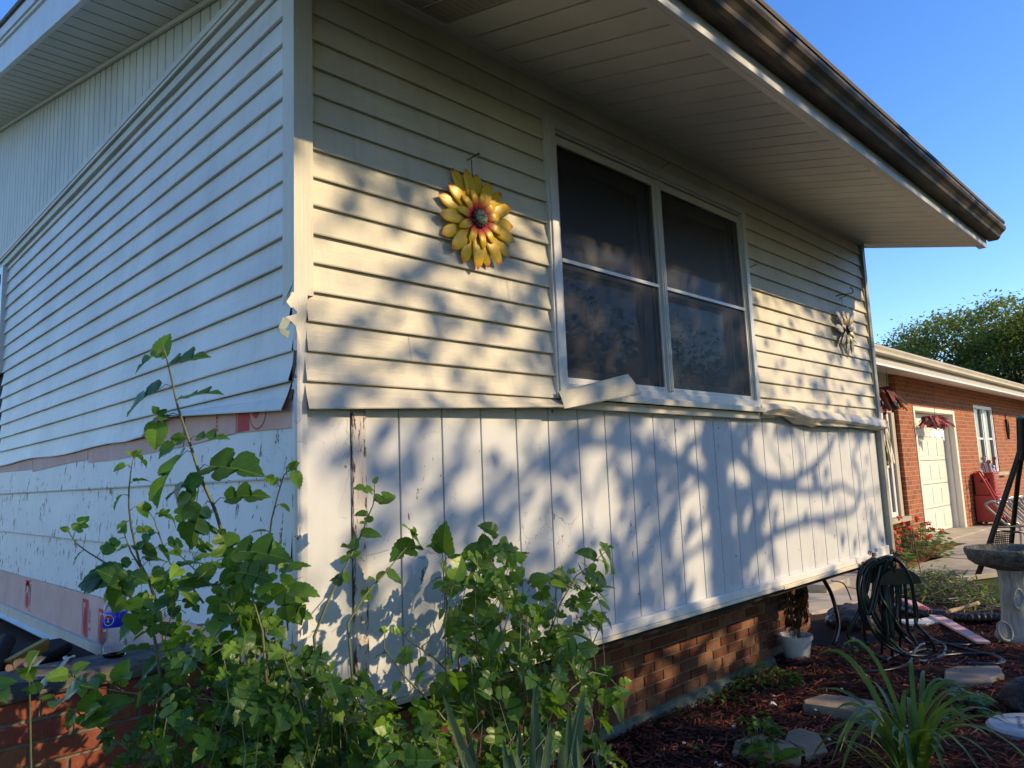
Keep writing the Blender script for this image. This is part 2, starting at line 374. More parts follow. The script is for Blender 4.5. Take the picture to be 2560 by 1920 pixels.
def hw(s,z): return .0018*math.sin(s*3.1+z*9)+.0012*math.sin(s*7.7+z*23)
def segs_front(zt,zb):
    if zb>1.70: return [(.02,5.26)]
    if zt>1.70: return [(.02,5.26)]
    return [(.02,1.268),(3.158,5.26)]
def bot_front(k,s):
    if k==13 and s<1.3:                       # the lowest course swings outward towards the window
        t=max(0,min(1,s/1.27)); return (.006+.052*t, .012+.05*t**1.1)
    if k==12 and s<1.3: return (0, .006*s)
    if k==13 and s>3.: 
        t=(s-3.12)/2.15; return (.085-.05*min(1,t*2.2)-.0*t + (.02*math.sin(t*9) if t<.5 else 0), .05-.02*t)
    return (0,0)
rs=random.Random(5)
# one course (k=0) must stop above the window head: build it in three pieces
mb=courses(ff,segs_front,'front_siding',m_side_f,-2,-1,hw)
for zt,zb,segs in ((Z0+E_,Z0,[(.02,1.268),(3.158,5.26)]),):
    for a,b in segs: mb.grid([[(a,-.003,zt+.004),(b,-.003,zt+.004)],[(a,-.0165,zb+.004),(b,-.0165,zb+.004)],[(a,-.0145,zb),(b,-.0145,zb)],[(a,-.001,zb),(b,-.001,zb)]])
mb.grid([[(1.268,-.003,Z0+E_+.004),(3.158,-.003,Z0+E_+.004)],[(1.268,-.0155,1.679),(3.158,-.0155,1.679)]])
def end_front(k,a):
    if a<.1:
        if k>=12: return .022
        if k>=10: return .028
        return .03
    return a
m2=courses(ff,segs_front,'f',m_side_f,0,14,hw,bot_front,end_front); mb.add(m2.v,m2.f)
front=mb.build('front_siding',m_side_f,house)
tag(front,'cream front siding with its lowest course pulled loose')
# side wall siding
def bot_side(k,s):
    if k==13:
        if s<1.15: t=s/1.15; return (.004+.072*t, .02+.035*t)
        return (.055*max(0,1-(s-1.15)/.28)+.008*math.sin(s*4), .05*max(0,1-(s-1.15)/.28)+.004)
    if k==12 and s<1.2: return (.0,.008)
    return (0,0)
def end_side(k,a):
    if k>=13: return .035
    if k>=11: return .012
    return a
mb=courses(fl,lambda a,b:[(.03,4.52)],'s',m_side_l,-2,14,hw,bot_side,end_side)
mb.build('side_siding',m_side_l,house)
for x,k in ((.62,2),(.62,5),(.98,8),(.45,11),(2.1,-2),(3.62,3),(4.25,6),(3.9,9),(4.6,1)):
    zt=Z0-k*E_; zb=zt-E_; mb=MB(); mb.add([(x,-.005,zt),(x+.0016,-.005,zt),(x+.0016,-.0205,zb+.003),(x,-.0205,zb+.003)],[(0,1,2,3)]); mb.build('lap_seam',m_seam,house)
# wall sheathing behind (with window hole) and the dark body of the house
mb=MB()
for a,b in (((.012,.0015,-.74),(1.30,.03,1.9)),((3.12,.0015,-.74),(5.29,.03,1.9)),((1.30,.0015,-.74),(3.12,.03,.42)),((1.30,.0015,1.64),(3.12,.03,1.9))):
    pass
mb.box((.014,.032,-.74),(1.30,.09,1.92)); mb.box((3.12,.032,-.74),(5.28,.09,1.92)); mb.box((1.30,.032,-.74),(3.12,.09,.42)); mb.box((1.30,.032,1.64),(3.12,.09,1.92))
mb.box((.014,.0905,-.80),(.09,4.46,1.92)); mb.box((.014,4.46,-.80),(.09,6.3,1.0)); mb.box((5.22,.0905,-.74),(5.28,6.3,1.92)); mb.box((.0905,6.24,-.8),(5.2195,6.3,3.3))
mb.build('sheathing',m_dark,house)
# corner post (vinyl), torn off low down
mb=MB()
zt,zb=1.90,ony(735,733,-.032).z
mb.add([(.040,-.006,zt),(.040,-.032,zt),(-.030,-.032,zt),(-.030,.045,zt),(-.004,.045,zt)]+[(.040,-.006,zb),(.040,-.032,zb),(-.030,-.032,zb),(-.030,.045,zb),(-.004,.045,zb)],[(i,i+1,i+6,i+5) for i in range(4)])
# front face hangs on as a tapering strip, side face folds and curls away
def q(px,py,y): return tuple(ony(px,py,y))
zs=on(735,735,1,-.032).z
z5=lambda a,b,y:tuple(ony(680+a/4.606,700+b/4.606,y))
mb.add([(-.030,-.032,zb),(-.030,.045,zb),(-.030,.045,.600),(-.031,.012,.612),(-.030,-.012,.640),(-.030,-.032,.668)],[(0,1,2,3,4,5)])
S_=[(226,140),(410,140),(408,270),(392,440),(345,620),(318,765),(292,640),(272,530),(215,470),(150,425),(285,390),(287,365),(245,318),(215,318),(163,250),(205,188)]
mb.add([z5(a,b,-.0328 if b<200 else -.038) for a,b in S_],[(0,1,2,12,13,14,15),(2,3,10,11,12),(3,4,7,8,9,10),(4,5,6,7)])
o=mb.build('corner_post',m_post,house,solid=.0018); tag(o,'vinyl corner post torn and curled at its lower end')
mb=MB(); F_=[(122,424,-.062),(216,470,-.040),(170,545,-.060),(148,572,-.070),(205,590,-.062),(182,672,-.060),(95,612,-.072),(74,545,-.078)]
mb.add([z5(*q) for q in F_],[(0,1,2,7),(7,2,3,6),(3,4,5,6)]); mb.build('curled_flap',plain('vinyl_back',(.24,.29,.25),.5),o,solid=.0015)
# bare corner board under the torn post
mb=MB(); mb.tube([(-.001,-.001,-.80),(-.001,-.001,.2),(-.001,-.001,.66)],.014,10); mb.box((-.006,.004,-.80),(.004,.028,.60)); mb.box((.004,-.006,-.74),(.03,.008,.62))
mb.build('corner_board',m_corner,house,smooth='auto')
# flaked paint shards hanging in the torn gap on the side
mb=MB(); mb.prism([onx(737,875,-.012),onx(742,876,-.012),onx(738,945,-.012),onx(732,944,-.012)],(-.004,0,0)); mb.prism([onx(731,973,-.014),onx(736,974,-.014),onx(731,1000,-.014),onx(722,998,-.014)],(-.004,0,0))
mb.build('paint_shard',m_flake,house)
# painted panel with V grooves (front lower wall)
mb=MB(); xs=[.030,.2]; 
def pan(x0,x1,z0=-.74,z1=.345,y=.010): mb.box((x0,y,z0),(x1,.031,z1))
edges=[.030,.205]+[.263]
pan(.030,.204); g=[.41+.2032*i for i in range(24)]
prev=.266
for x in g:
    if x>5.25: break
    pan(prev+.0,x-.0035); prev=x+.0035
pan(prev,5.252)
mb.build('painted_panel',m_panel,house,bevel=.002)
mb=MB(); mb.box((.030,.018,-.74),(5.25,.0315,.34)); mb.build('panel_groove',plain('groove_shade_paint',(.42,.42,.41),.7),house)  # groove floor coloured darker than the panel, shade painted into the recess
mb=MB(); mb.box((.207,.002,-.735),(.262,.012,.245)); mb.box((.2045,.004,-.735),(.2068,.012,.245)); mb.build('batten',m_flake,house,bevel=.003)
# bottom trim and drip edge
mb=MB(); mb.box((-.01,-.016,-.737),(4.98,.0095,-.694)); mb.box((4.982,-.010,-.737),(5.25,.0095,-.665)); mb.build('bottom_trim',m_trimw,house,bevel=.003)
mb=MB(); mb.box((.0,-.022,-.7575),(3.30,.55,-.7385)); mb.box((3.302,-.026,-.762),(5.27,.55,-.7385)); mb.build('drip_edge',m_cream,house,bevel=.002)
# right end post
mb=MB(); mb.box((5.254,-.034,-.735),(5.314,.05,1.875)); mb.box((5.2405,-.02,.345),(5.2535,.03,1.875)); mb.build('end_post',m_greenpost,house,bevel=.004)
mb=MB(); mb.box((5.281,.051,-.735),(5.30,6.29,3.2)); mb.build('far_side_wall',m_side_l,house)
# side lower clapboards
mb=MB()
for zt_,zb_ in ((.30,.029),(.029,-.242),(-.242,-.513)):
    rows=[[],[],[],[]]
    for i in range(20):
        y=.03+4.7*i/19; w=.002*math.sin(y*2.3+zb_*7)
        rows[0].append((.008,y,zt_)); rows[1].append((-.010+w,y,zb_+.002)); rows[2].append((-.008+w,y,zb_-.004)); rows[3].append((.009,y,zb_-.004))
    mb.grid(rows)
mb.build('side_clapboard',m_clap,house)
# pink foam boards
foam_pieces=[((.0,1.05),(.19,.203,.192,.185)),((1.06,2.27),(.180,.172,.163,.168)),((2.28,3.49),(.186,.182,.172,.160)),((3.50,4.52),(.178,.180,.185,.187))]
mb=MB(); mb.prism([(-.0048,.016,.325),(-.0048,.93,.325),(-.0048,.93,.18),(-.0048,.446,.203),(-.0048,.016,.190)],(.005,0,0)); ft=mb.build('foam_board',m_foam,house)
for (a,b),zz in foam_pieces[1:]:
    mb=MB(); n=len(zz); a0=.95 if a<1.1 else a
    mb.prism([(-.0046,a0,.325),(-.0046,b,.325)]+[(-.0046,a0+(b-a0)*i/(n-1),zz[i]) for i in range(n-1,-1,-1)],(.005,0,0)); mb.build('foam_board',m_foam,house)
mb=MB(); mb.prism([(-.006,.03,-.519),(-.006,4.7,-.519),(-.006,4.7,-.75),(-.006,.03,-.75)],(.010,0,0)); fb=mb.build('foam_board',m_foam,house); tag(fb,'long pink foam board along the bottom edge')
def on_side(V,Fs,y,z,x,rot,sx=1,sy=1,mbx=None,mi=0):       # lay text drawn in (u,v) on the side wall: u runs towards the camera (-y)
    c,s_=math.cos(rot),math.sin(rot); out=[]
    for p in V:
        u,v=p[0]*sx,p[1]*sy; uu,vv=u*c-v*s_,u*s_+v*c
        out.append((x,y-uu,z+vv))
    mbx.add(out,Fs,mi)
def disc(r1,r2=0,n=28,sx=1,sy=1,a0=0,a1=2*math.pi):
    V=[];Fs=[]
    for k in range(n+1):
        a=a0+(a1-a0)*k/n; V+= [(r1*math.cos(a)*sx,r1*math.sin(a)*sy,0),(r2*math.cos(a)*sx,r2*math.sin(a)*sy,0)]
    for k in range(n): Fs.append((2*k,2*k+2,2*k+3,2*k+1))
    return V,Fs
def quad(u0,v0,u1,v1): return [(u0,v0,0),(u1,v0,0),(u1,v1,0),(u0,v1,0)],[(0,1,2,3)]
# printing on the lower board: two red marks with lettering running up the wall
def print_mark(y0,zc,x,parent,letters,h=.19,half=False):
    pb=MB(); w=.105
    for V,Fs in (quad(-w*.5,-h/2,-w*.44,h/2),quad(w*.44,-h/2,w*.5,h/2)): on_side(V,Fs,y0,zc,x,0,1,1,pb)
    if not half:
        V,Fs=quad(-w*.40,h*.30,w*.40,h*.5); on_side(V,Fs,y0,zc,x,0,1,1,pb)
        V,Fs=disc(.045,0,28,.8,1.15); on_side(V,Fs,y0,zc-h*.16,x,0,1,1,pb)
        V,Fs=disc(.066,.052,28,.78,1.5,R(20),R(160)); on_side(V,Fs,y0,zc-h*.06,x,0,1,1,pb)
        V,Fs=quad(-w*.40,h*.1,-w*.3,h*.26); on_side(V,Fs,y0,zc,x,0,1,1,pb); V,Fs=quad(w*.3,h*.1,w*.40,h*.26); on_side(V,Fs,y0,zc,x,0,1,1,pb)
    else:
        V,Fs=disc(.05,0,28,.42,1.5); on_side(V,Fs,y0+.014,zc-h*.1,x,0,1,1,pb)
        V,Fs=quad(0,-h*.5,w*.34,h*.5); on_side(V,Fs,y0,zc,x,0,1,1,pb); V,Fs=quad(-w*.42,h*.40,0,h*.5); on_side(V,Fs,y0,zc,x,0,1,1,pb)
    V,Fs=text_mesh(letters,.040,.0006); on_side(V,Fs,y0-w*.5-.028,zc,x,R(90),1,1,pb)
    pb.build('red_print',m_redt,parent)
pm=onx(68,1487,-.0068); print_mark(pm.y,-.628,-.0071,fb,'J. L. ADAMS PL')
pm=onx(212,1568,-.0068); print_mark(pm.y,-.640,-.0071,fb,'S. INC.',.19,True)
pm=onx(253,1592,-.0068); print_mark(pm.y,-.655,-.0071,fb,'ADAMS',.17,True)
pb=MB(); yy=onx(615,1055,-.005).y

def pq(y0,y1,z0,z1,x): pb.add([(x,y0,z0),(x,y1,z0),(x,y1,z1),(x,y0,z1)],[(0,1,2,3)])
pq(.340,.436,.203,.322,-.0053); pq(.443,.451,.203,.322,-.0053)
V,Fs=disc(.066,.060,40,1,1.0,R(180),R(360)); on_side(V,Fs,.275,.268,-.0058,0,1,1,pb)
V,Fs=disc(.036,0,30,.9,1.2,R(180),R(360)); on_side(V,Fs,.288,.285,-.0062,0,1,1,pb)
V,Fs=text_mesh('STYRO',.028,.001); on_side(V,Fs,onx(543,1070,-.005).y,.262,-.0054,R(90),1,1,pb)
pb.build('red_print',m_red,ft)
mb=MB(); V,Fs=disc(.060,0,40,1,1.0,R(180),R(360)); on_side(V,Fs,.275,.268,-.0056,0,1,1,mb); mb.build('foam_patch',m_foam,ft)
# metal flashing at the foot of the side wall
mb=MB()
for a,b in ((.03,1.55),(1.555,2.05),(2.052,3.9),(3.905,4.7)):
    mb.prism([(-.008,a,-.738),(-.020,a,-.742),(-.026,a,-.80),(-.052,a,-.812),(-.050,a,-.818),(.0,a,-.816)],(0,b-a,0))
mb.build('flashing',m_flash,house)
mb=MB(); mb.box((.012,.032,-.80),(5.22,6.2,-.765)); mb.build('floor_underside',m_dark,house)
# gable: vertical siding above the side wall, start trim, soffit, fascia, roof
mb=MB(); y=-.02
while y<6.2:
    zt0=1.872+.247*y; y1=y+.1016
    mb.add([(-.012,y,1.86),(-.020,y+.010,1.86),(-.020,y1-.006,1.86),(-.012,y1,1.86),(-.012,y,zt0+.02),(-.020,y+.010,zt0+.02),(-.020,y1-.006,zt0+.045),(-.012,y1,zt0+.045)],[(0,1,5,4),(1,2,6,5),(2,3,7,6)])
    y=y1
mb.build('gable_siding',siding_mat('vinyl_gable',(.62,.59,.48),'z'),house)
mb=MB(); mb.box((-.052,.046,1.842),(-.012,6.2,1.86)); mb.box((-.056,.046,1.8605),(-.045,6.2,1.893)); mb.box((-.036,.046,1.80),(-.010,6.2,1.8415)); mb.build('gable_trim',m_post,house,bevel=.003)
def rz(y): return 1.872+.247*y
mb=MB(); y=-.86
while y<6.4:
    y1=y+.1485; mb.prism([(-.345,y+.003,rz(y)),(-.345,y1-.003,rz(y1)),(-.345,y1-.003,rz(y1)+.012),(-.345,y+.003,rz(y)+.012)],(.32,0,0)); y=y1
mb.build('rake_soffit',m_soffl,house,bevel=.0025)
mb=MB(); mb.prism([(-.335,-.86,rz(-.86)+.0125),(-.335,6.4,rz(6.4)+.0125),(-.335,6.4,rz(6.4)+.02),(-.335,-.86,rz(-.86)+.02)],(.3,0,0)); mb.build('soffit_backing',m_dark,house)
mb=MB(); mb.prism([(-.040,-.05,rz(-.05)-.022),(-.040,6.4,rz(6.4)-.022),(-.040,6.4,rz(6.4)-.0005),(-.040,-.05,rz(-.05)-.0005)],(.014,0,0)); mb.build('soffit_channel',m_soffl,house)
mb=MB()
def sl(x0,x1,d0,d1,ya=-.90,yb=6.4): mb.prism([(x0,ya,rz(ya)+d0),(x0,yb,rz(yb)+d0),(x0,yb,rz(yb)+d1),(x0,ya,rz(ya)+d1)],(x1-x0,0,0))
sl(-.372,-.346,-.012,.165); sl(-.385,-.346,.1655,.185); sl(-.396,-.346,.186,.25)
mb.build('rake_fascia',m_trimw,house,bevel=.002)
mb=MB(); sl(-.41,5.75,.252,.275,-.98,6.6); mb.build('roof',m_shing,house)
# front soffit (planks run out from the wall), fascia, gutter
mb=MB(); x=-.34+.118
xs=[]; x=.055
while x<5.44: xs.append(x); x+=.1485
xs=[-.34,-.242,-.0935]+xs[0:]+[5.45]
for a,b in zip(xs[:-1],xs[1:]): mb.prism([(a+.004,-.015,rz(0)+.002),(a+.004,-.868,rz(-.868)+.002),(a+.004,-.868,rz(-.868)+.012),(a+.004,-.015,rz(0)+.012)],(b-a-.008,0,0))
sof=mb.build('soffit',m_soffit,house,bevel=.003)
mb=MB(); mb.prism([(-.32,-.01,rz(0)+.013),(-.32,-.868,rz(-.868)+.013),(-.32,-.868,rz(-.868)+.02),(-.32,-.01,rz(0)+.02)],(5.75,0,0)); mb.build('soffit_backing',m_dark,house)
mb=MB(); mb.box((.04,-.030,rz(0)-.020),(5.26,-.004,rz(0)-.001)); mb.box((.04,-.045,rz(0)-.009),(5.26,-.0305,rz(0)-.003)); mb.build('soffit_channel',m_soffit,house)
t=NT('vented_soffit'); w1=t.new('ShaderNodeTexVoronoi'); w1.inputs['Scale'].default_value=120; w1.inputs['Randomness'].default_value=0; t.link(t.co(),w1.inputs['Vector'])
m_vent=t.fin(t.ramp(w1.outputs['Distance'],[(.22,(.04,.035,.03)),(.34,(.33,.31,.25))]),.6)
mb=MB()
for a in (.352,.5005,):
    mb.prism([(a+.012,-.05,rz(-.05)+.0005),(a+.012,-.85,rz(-.85)+.0005),(a+.012,-.85,rz(-.85)-.001),(a+.012,-.05,rz(-.05)-.001)],(.120,0,0))
mb.build('vent_panel',m_vent,house)
zf=rz(-.87)
mb=MB(); mb.box((-.345,-.892,zf-.012),(5.45,-.869,zf+.125)); mb.box((-.345,-.8685,zf-.012),(5.45,-.84,zf-.004)); mb.box((2.87,-.8935,zf-.012),(2.876,-.892,zf+.12)); mb.build('fascia',m_fasc,house,bevel=.002)
mb=MB(); mb.prism([(5.452,-.892,zf),(5.452,.05,rz(.05)),(5.452,.05,rz(.05)+.2),(5.452,-.892,zf+.2)],(.016,0,0)); mb.build('end_fascia',m_fasc,house)
gz=zf+.055
prof=[(-.893,gz+.10),(-.893,gz),(-.955,gz-.002),(-.972,gz+.012),(-.978,gz+.03),(-.994,gz+.048),(-1.012,gz+.062),(-1.020,gz+.078),(-1.020,gz+.094),(-1.008,gz+.096),(-1.008,gz+.086),(-1.0,gz+.07),(-.985,gz+.055),(-.968,gz+.036),(-.96,gz+.02),(-.945,gz+.006),(-.899,gz+.006),(-.899,gz+.10)]
mb=MB(); mb.prism([(-.40,y,z) for y,z in prof],(5.94,0,0)); gut=mb.build('gutter',m_gut,house,smooth=False)
mb=MB(); mb.prism([(5.54,y,z) for y,z in prof[:10]],(.003,0,0)); mb.build('end_cap',m_gut,gut)
# nails in the siding
for px,py,y in ((1660,415,-.05),(1876,668,-.05)):
    p=ony(px,py,-.03); mb=MB(); mb.tube([p+Vector((0,.02,-.004)),p+Vector((.006,-.045,.012))],.0016,6); mb.build('nail',m_black,house)
# ---- window
WX0,WX1,WZ0,WZ1=1.264,3.165,.368,1.677
mb=MB()
def frame(x0,x1,z0,z1,w,y0,y1,wb=None,wt=None):
    wb=w if wb is None else wb; wt=w if wt is None else wt
    mb.box((x0,y0,z0),(x0+w,y1,z1)); mb.box((x1-w,y0,z0),(x1,y1,z1)); mb.box((x0+w+.0005,y0+.001,z1-wt),(x1-w-.0005,y1,z1-.0005)); mb.box((x0+w+.0005,y0+.001,z0+.0005),(x1-w-.0005,y1,z0+wb))
frame(WX0,WX1,WZ0,WZ1,.046,-.038,.005)
mb.box((WX0-.012,-.030,WZ0-.02),(WX0-.0005,.003,WZ1+.01)); mb.box((WX1+.0005,-.030,WZ0-.0),(WX1+.012,.003,WZ1+.01))
win=mb.build('window',m_cream if False else plain('window_aluminium',(.60,.60,.575),.35,.15,.08,6,.05),house,bevel=.003)
m_alum=win.data.materials[0]
mb=MB(); mb.box((WX0+.01,-.06,.362),(WX1+.005,.0,.372)); mb.box((WX0+.01,-.066,.340),(WX1+.005,-.0605,.3715)); mb.box((WX0+.02,-.030,.300),(WX1-.005,-.002,.339)); mb.build('sill',m_cream,win,bevel=.002)
mb=MB(); frame(1.311,3.118,.4145,1.630,.012,-.022,.03); mb.build('jamb',m_alum,win)
mb=MB(); mb.box((1.3235,-.012,1.585),(3.1055,.02,1.612)); mb.build('head_track',m_alum,win)
for x0,x1 in ((1.3235,2.150),(2.190,3.1055)):
    mb=MB(); frame(x0,x1,.427,1.583,.016,-.018,.0); mb.box((x0+.0165,-.020,.987),(x1-.0165,0,1.006)); mb.build('storm_sash',m_alum,win,bevel=.0015)
    mb=MB(); mb.add([(x0+.01,-.008,.44),(x1-.01,-.008,.44),(x1-.01,-.008,1.575),(x0+.01,-.008,1.575)],[(0,1,2,3)]); mb.build('screen',m_screen,win)
    mb=MB(); frame(x0-.01,x1+.01,.42,1.59,.075,.050,.078); mb.box((x0+.066,.045,.985),(x1-.066,.078,1.03)); mb.build('inner_sash',m_sash,win,bevel=.002)
    mb=MB(); mb.add([(x0+.06,.060,.49),(x1-.06,.060,.49),(x1-.06,.060,1.52),(x0+.06,.060,1.52)],[(0,1,2,3)]); mb.build('pane',m_glass,win)
mb=MB(); mb.box((2.1505,-.034,.42),(2.1895,.02,1.60)); mb.box((2.160,-.040,.42),(2.166,-.0345,1.60)); mb.box((2.174,-.040,.42),(2.180,-.0345,1.60)); mb.build('mullion',m_alum,win,bevel=.0015)
mb=MB(); mb.grid([[(1.0,1.6,-.1),(3.6,1.6,-.1)],[(1.0,1.6,1.86),(3.6,1.6,1.86)]]); mb.box((.95,.095,-.1),(1.0,1.6,1.86)); mb.box((3.6,.095,-.1),(3.65,1.6,1.86)); mb.box((.95,.095,-.15),(3.65,1.6,-.1)); mb.box((.95,.095,1.86),(3.65,1.6,1.90)); mb.build('room_interior',m_room,house)
# loose strip torn from the lowest course, sticking out in front of the sill
A=Vector((1.235,-.078,.290)); B=Vector((1.240,-.048,.362)); e=ony(1603,983,-.17); e2=ony(1572,938,-.155)
mb=MB(); rows=[]
for i in range(7):
    t=i/6; a=A.lerp(e,t); b=B.lerp(e2,t); n_=Vector((0,-.012*math.sin(t*3.1),0)); up=(b-a)
    rows.append([a+Vector((0,.010,-.002)),a+n_,a+up*.06+n_*1.1+Vector((0,-.001,0)),a+up*.55+n_*1.2+Vector((0,-.003,0)),b+n_,b+Vector((0,.004,.006)),b+Vector((0,.011,.005))])
mb.grid(rows); o=mb.build('loose_strip',m_side_f,house,solid=.0016); tag(o,'bent strip of siding sticking out over the window sill')
# crumpled end of the lowest course right of the window
mb=MB(); rows=[]
for i in range(15):
    t=i/14; x=3.17+2.16*t; pk=max(0,1-abs(x-3.43)/.30)
    zb_=.342-.05*t+.055*pk-.012*math.sin(t*8)*(1-t); y=-.055-.045*(1-t)*math.sin(min(1,t*4)*1.57)-.012*t
    rows.append([(x,-.012,.405-.03*t),(x,y*.6,.395+.02*pk-.045*t),(x,y,zb_),(x,y+.012,zb_-.013),(x,y*.3,zb_-.030-.016*rs.random()*(t<.6)-.014*(i%2)*(t<.4))])
mb.grid(rows); o=mb.build('crumpled_strip',m_side_f,house,solid=.0016); tag(o,'crumpled siding edge under the right end of the window')
# brick foundation (bricks one by one)
def bricks(mbx, u0,u1,z0,rows,fmap,L=.2032,H=.0677,g=.010,d=.09,seed=3):
    r_=random.Random(seed)
    for j in range(rows):
        za=z0+j*H+g/2; zb_=z0+(j+1)*H-g/2; u=u0-(L/2 if j%2 else 0)-r_.random()*.02
        while u<u1:
            a=max(u0,u+g/2); b=min(u1,u+L-g/2)
            if b-a>.02:
                o=r_.uniform(-.002,.002); c=(r_.random(),0,0)
                vs=[fmap(a,o,za),fmap(b,o,za),fmap(b,d,za),fmap(a,d,za),fmap(a,o,zb_),fmap(b,o,zb_),fmap(b,d,zb_),fmap(a,d,zb_)]
                mbx.add(vs,[(0,3,2,1),(4,5,6,7),(0,1,5,4),(1,2,6,5),(2,3,7,6),(3,0,4,7)],0,c)
            u+=L
mb=MB(); bricks(mb,.62,4.26,-1.44,10,lambda u,o,z:(u,.60+o,z)); bricks(mb,4.27,5.25,-1.44,10,lambda u,o,z:(u,.70+o,z),seed=8); bricks(mb,.705,6.0,-1.44,10,lambda u,o,z:(.62+o,u,z),seed=9)
fo=mb.build('foundation',m_brickB,house,bevel=.003)
mb=MB(); mb.box((.63,.608,-1.5),(4.262,.75,-.77)); mb.box((4.2625,.708,-1.5),(5.24,.85,-.77)); mb.box((.628,.7505,-1.5),(.72,6.0,-.77)); mb.box((5.1,.851,-1.5),(5.2,6,-.77)); mb.build('mortar_joint',m_mortar,fo)
mb=MB()
rows=[[],[],[]]
for i in range(40):
    x=.6+3.7*i/39; h=.018*math.sin(x*5)+.012*math.sin(x*13); rows[0].append((x,.594,-1.44)); rows[1].append((x,.572+.006*math.sin(x*9),-1.452)); rows[2].append((x,.560+.008*math.sin(x*7),-1.53+h*.2))
mb.grid(rows); mb.build('foundation_ledge',plain('green_ledge_paint',(.11,.15,.13),.8,0,.4,9,.5,30),house)
# left end: edge of a side window far along the side wall
mb=MB(); mb.box((-.045,4.52,.95),(.0,4.575,1.80)); mb.box((-.045,4.5755,1.745),(.0,5.6,1.80)); mb.box((-.045,4.5755,.95),(.0,5.6,1.0)); mb.box((-.04,5.0,1.0),(-.01,5.03,1.745)); sw=mb.build('side_window',m_alum,house,bevel=.003)
mb=MB(); mb.box((-.014,4.58,1.0),(-.010,5.6,1.74)); mb.build('pane',plain('dark_pane',(.03,.035,.04),.1),sw)

# ================================================================== GROUND and paving
mb=MB(); mb.add([(-250,-250,GZ-.05),(300,-250,GZ-.05),(300,300,GZ-.05),(-250,300,GZ-.05)],[(0,1,2,3)]); gr=mb.build('lawn',plain('lawn_green',(.05,.075,.025),.95,0,.4,.8,.6,25,.1,.03)); tag(gr,kind='structure')
mb=MB(); nx,ny=70,60; rows=[]
for j in range(ny+1):
    row=[]
    for i in range(nx+1):
        x=-2.2+10.0*i/nx; y=-5.0+6.3*j/ny
        row.append((x,y,GZ+.012*math.sin(x*3.1+y*2)+.010*math.sin(x*6.3-y*5.1)+rs.uniform(-.006,.006)))
    rows.append(row)
mb.grid(rows); o=mb.build('mulch_bed',m_soil,smooth=True); tag(o,kind='structure')
mb=MB(); mb.box((-6,.80,-1.49),(.61,6,-.86)); o=mb.build('earth_fill',m_soil); tag(o,kind='structure')
def slab(name,poly,z,th=.06): 
    m_=MB(); m_.prism([(x,y,z-th) for x,y in poly],(0,0,th)); o=m_.build(name,m_conc,bevel=.008); tag(o,kind='structure'); return o
slab('concrete_path',[(6.3,1.15),(7.9,.95),(8.35,2.38),(6.3,2.38)],GZ+.02)
slab('concrete_path',[(7.92,.95),(9.3,.70),(9.75,2.38),(8.37,2.38)],GZ+.025)
slab('concrete_path',[(9.32,.70),(10.3,.28),(11.2,.05),(11.55,1.35),(9.6,1.60)],GZ+.022)
slab('concrete_path',[(11.22,.05),(13.3,-.5),(13.9,1.55),(12.2,1.75),(11.6,1.35)],GZ+.026)
slab('concrete_path',[(13.32,-.5),(16.6,-1.2),(17.3,1.95),(13.92,1.95)],GZ+.022)
slab('concrete_path',[(13.7,1.96),(17.3,1.96),(17.3,2.64),(14.2,2.64),(13.7,2.39)],GZ+.04)
slab('concrete_path',[(16.62,-1.2),(24,-2.6),(26,2.39),(17.32,2.39)],GZ+.024)
mb=MB(); mb.box((7.55,1.5,GZ),(8.25,2.38,GZ+.11)); o=mb.build('concrete_step',m_conc,bevel=.012); tag(o,'low tan concrete step behind the hose at the house corner','step')
# mulch chips (far too many to count)
mb=MB(); rm=random.Random(21); cnt=0
while cnt<15000:
    x=rm.uniform(1.2,7.2); y=rm.uniform(-2.4,.62)
    if x<2.0 and y<-1.6: continue
    if x>5.2 and y>.25 : continue
    d=math.hypot(x+1.2,y+2.2)
    if rm.random()> min(1,(3.4/d)**1.3): continue
    L=rm.uniform(.012,.045); w=rm.uniform(.003,.009); h=rm.uniform(.002,.005); a=rm.uniform(0,math.pi); tz=rm.uniform(-.45,.45)
    zz=GZ+.012*math.sin(x*3.1+y*2)+.010*math.sin(x*6.3-y*5.1)+rm.uniform(.002,.020)
    mt=Matrix.Translation((x,y,zz))@Matrix.Rotation(a,4,'Z')@Matrix.Rotation(tz,4,'Y')@Matrix.Rotation(rm.uniform(-.6,.6),4,'X')
    vs=[mt@Vector(p) for p in ((-L,-w*.6,0),(L*.8,-w,0),(L,w*.7,0),(-L*.9,w,0),(-L*.8,0,h),(L*.8,0,h))]
    mb.add(vs,[(0,1,5,4),(1,2,5),(2,3,4,5),(3,0,4),(0,3,2,1)],0,(min(1,max(0,rm.gauss(.45,.24))),0,0)); cnt+=1
o=mb.build('mulch',m_chip); tag(o,'red brown shredded bark mulch covering the bed','mulch',kind='stuff')

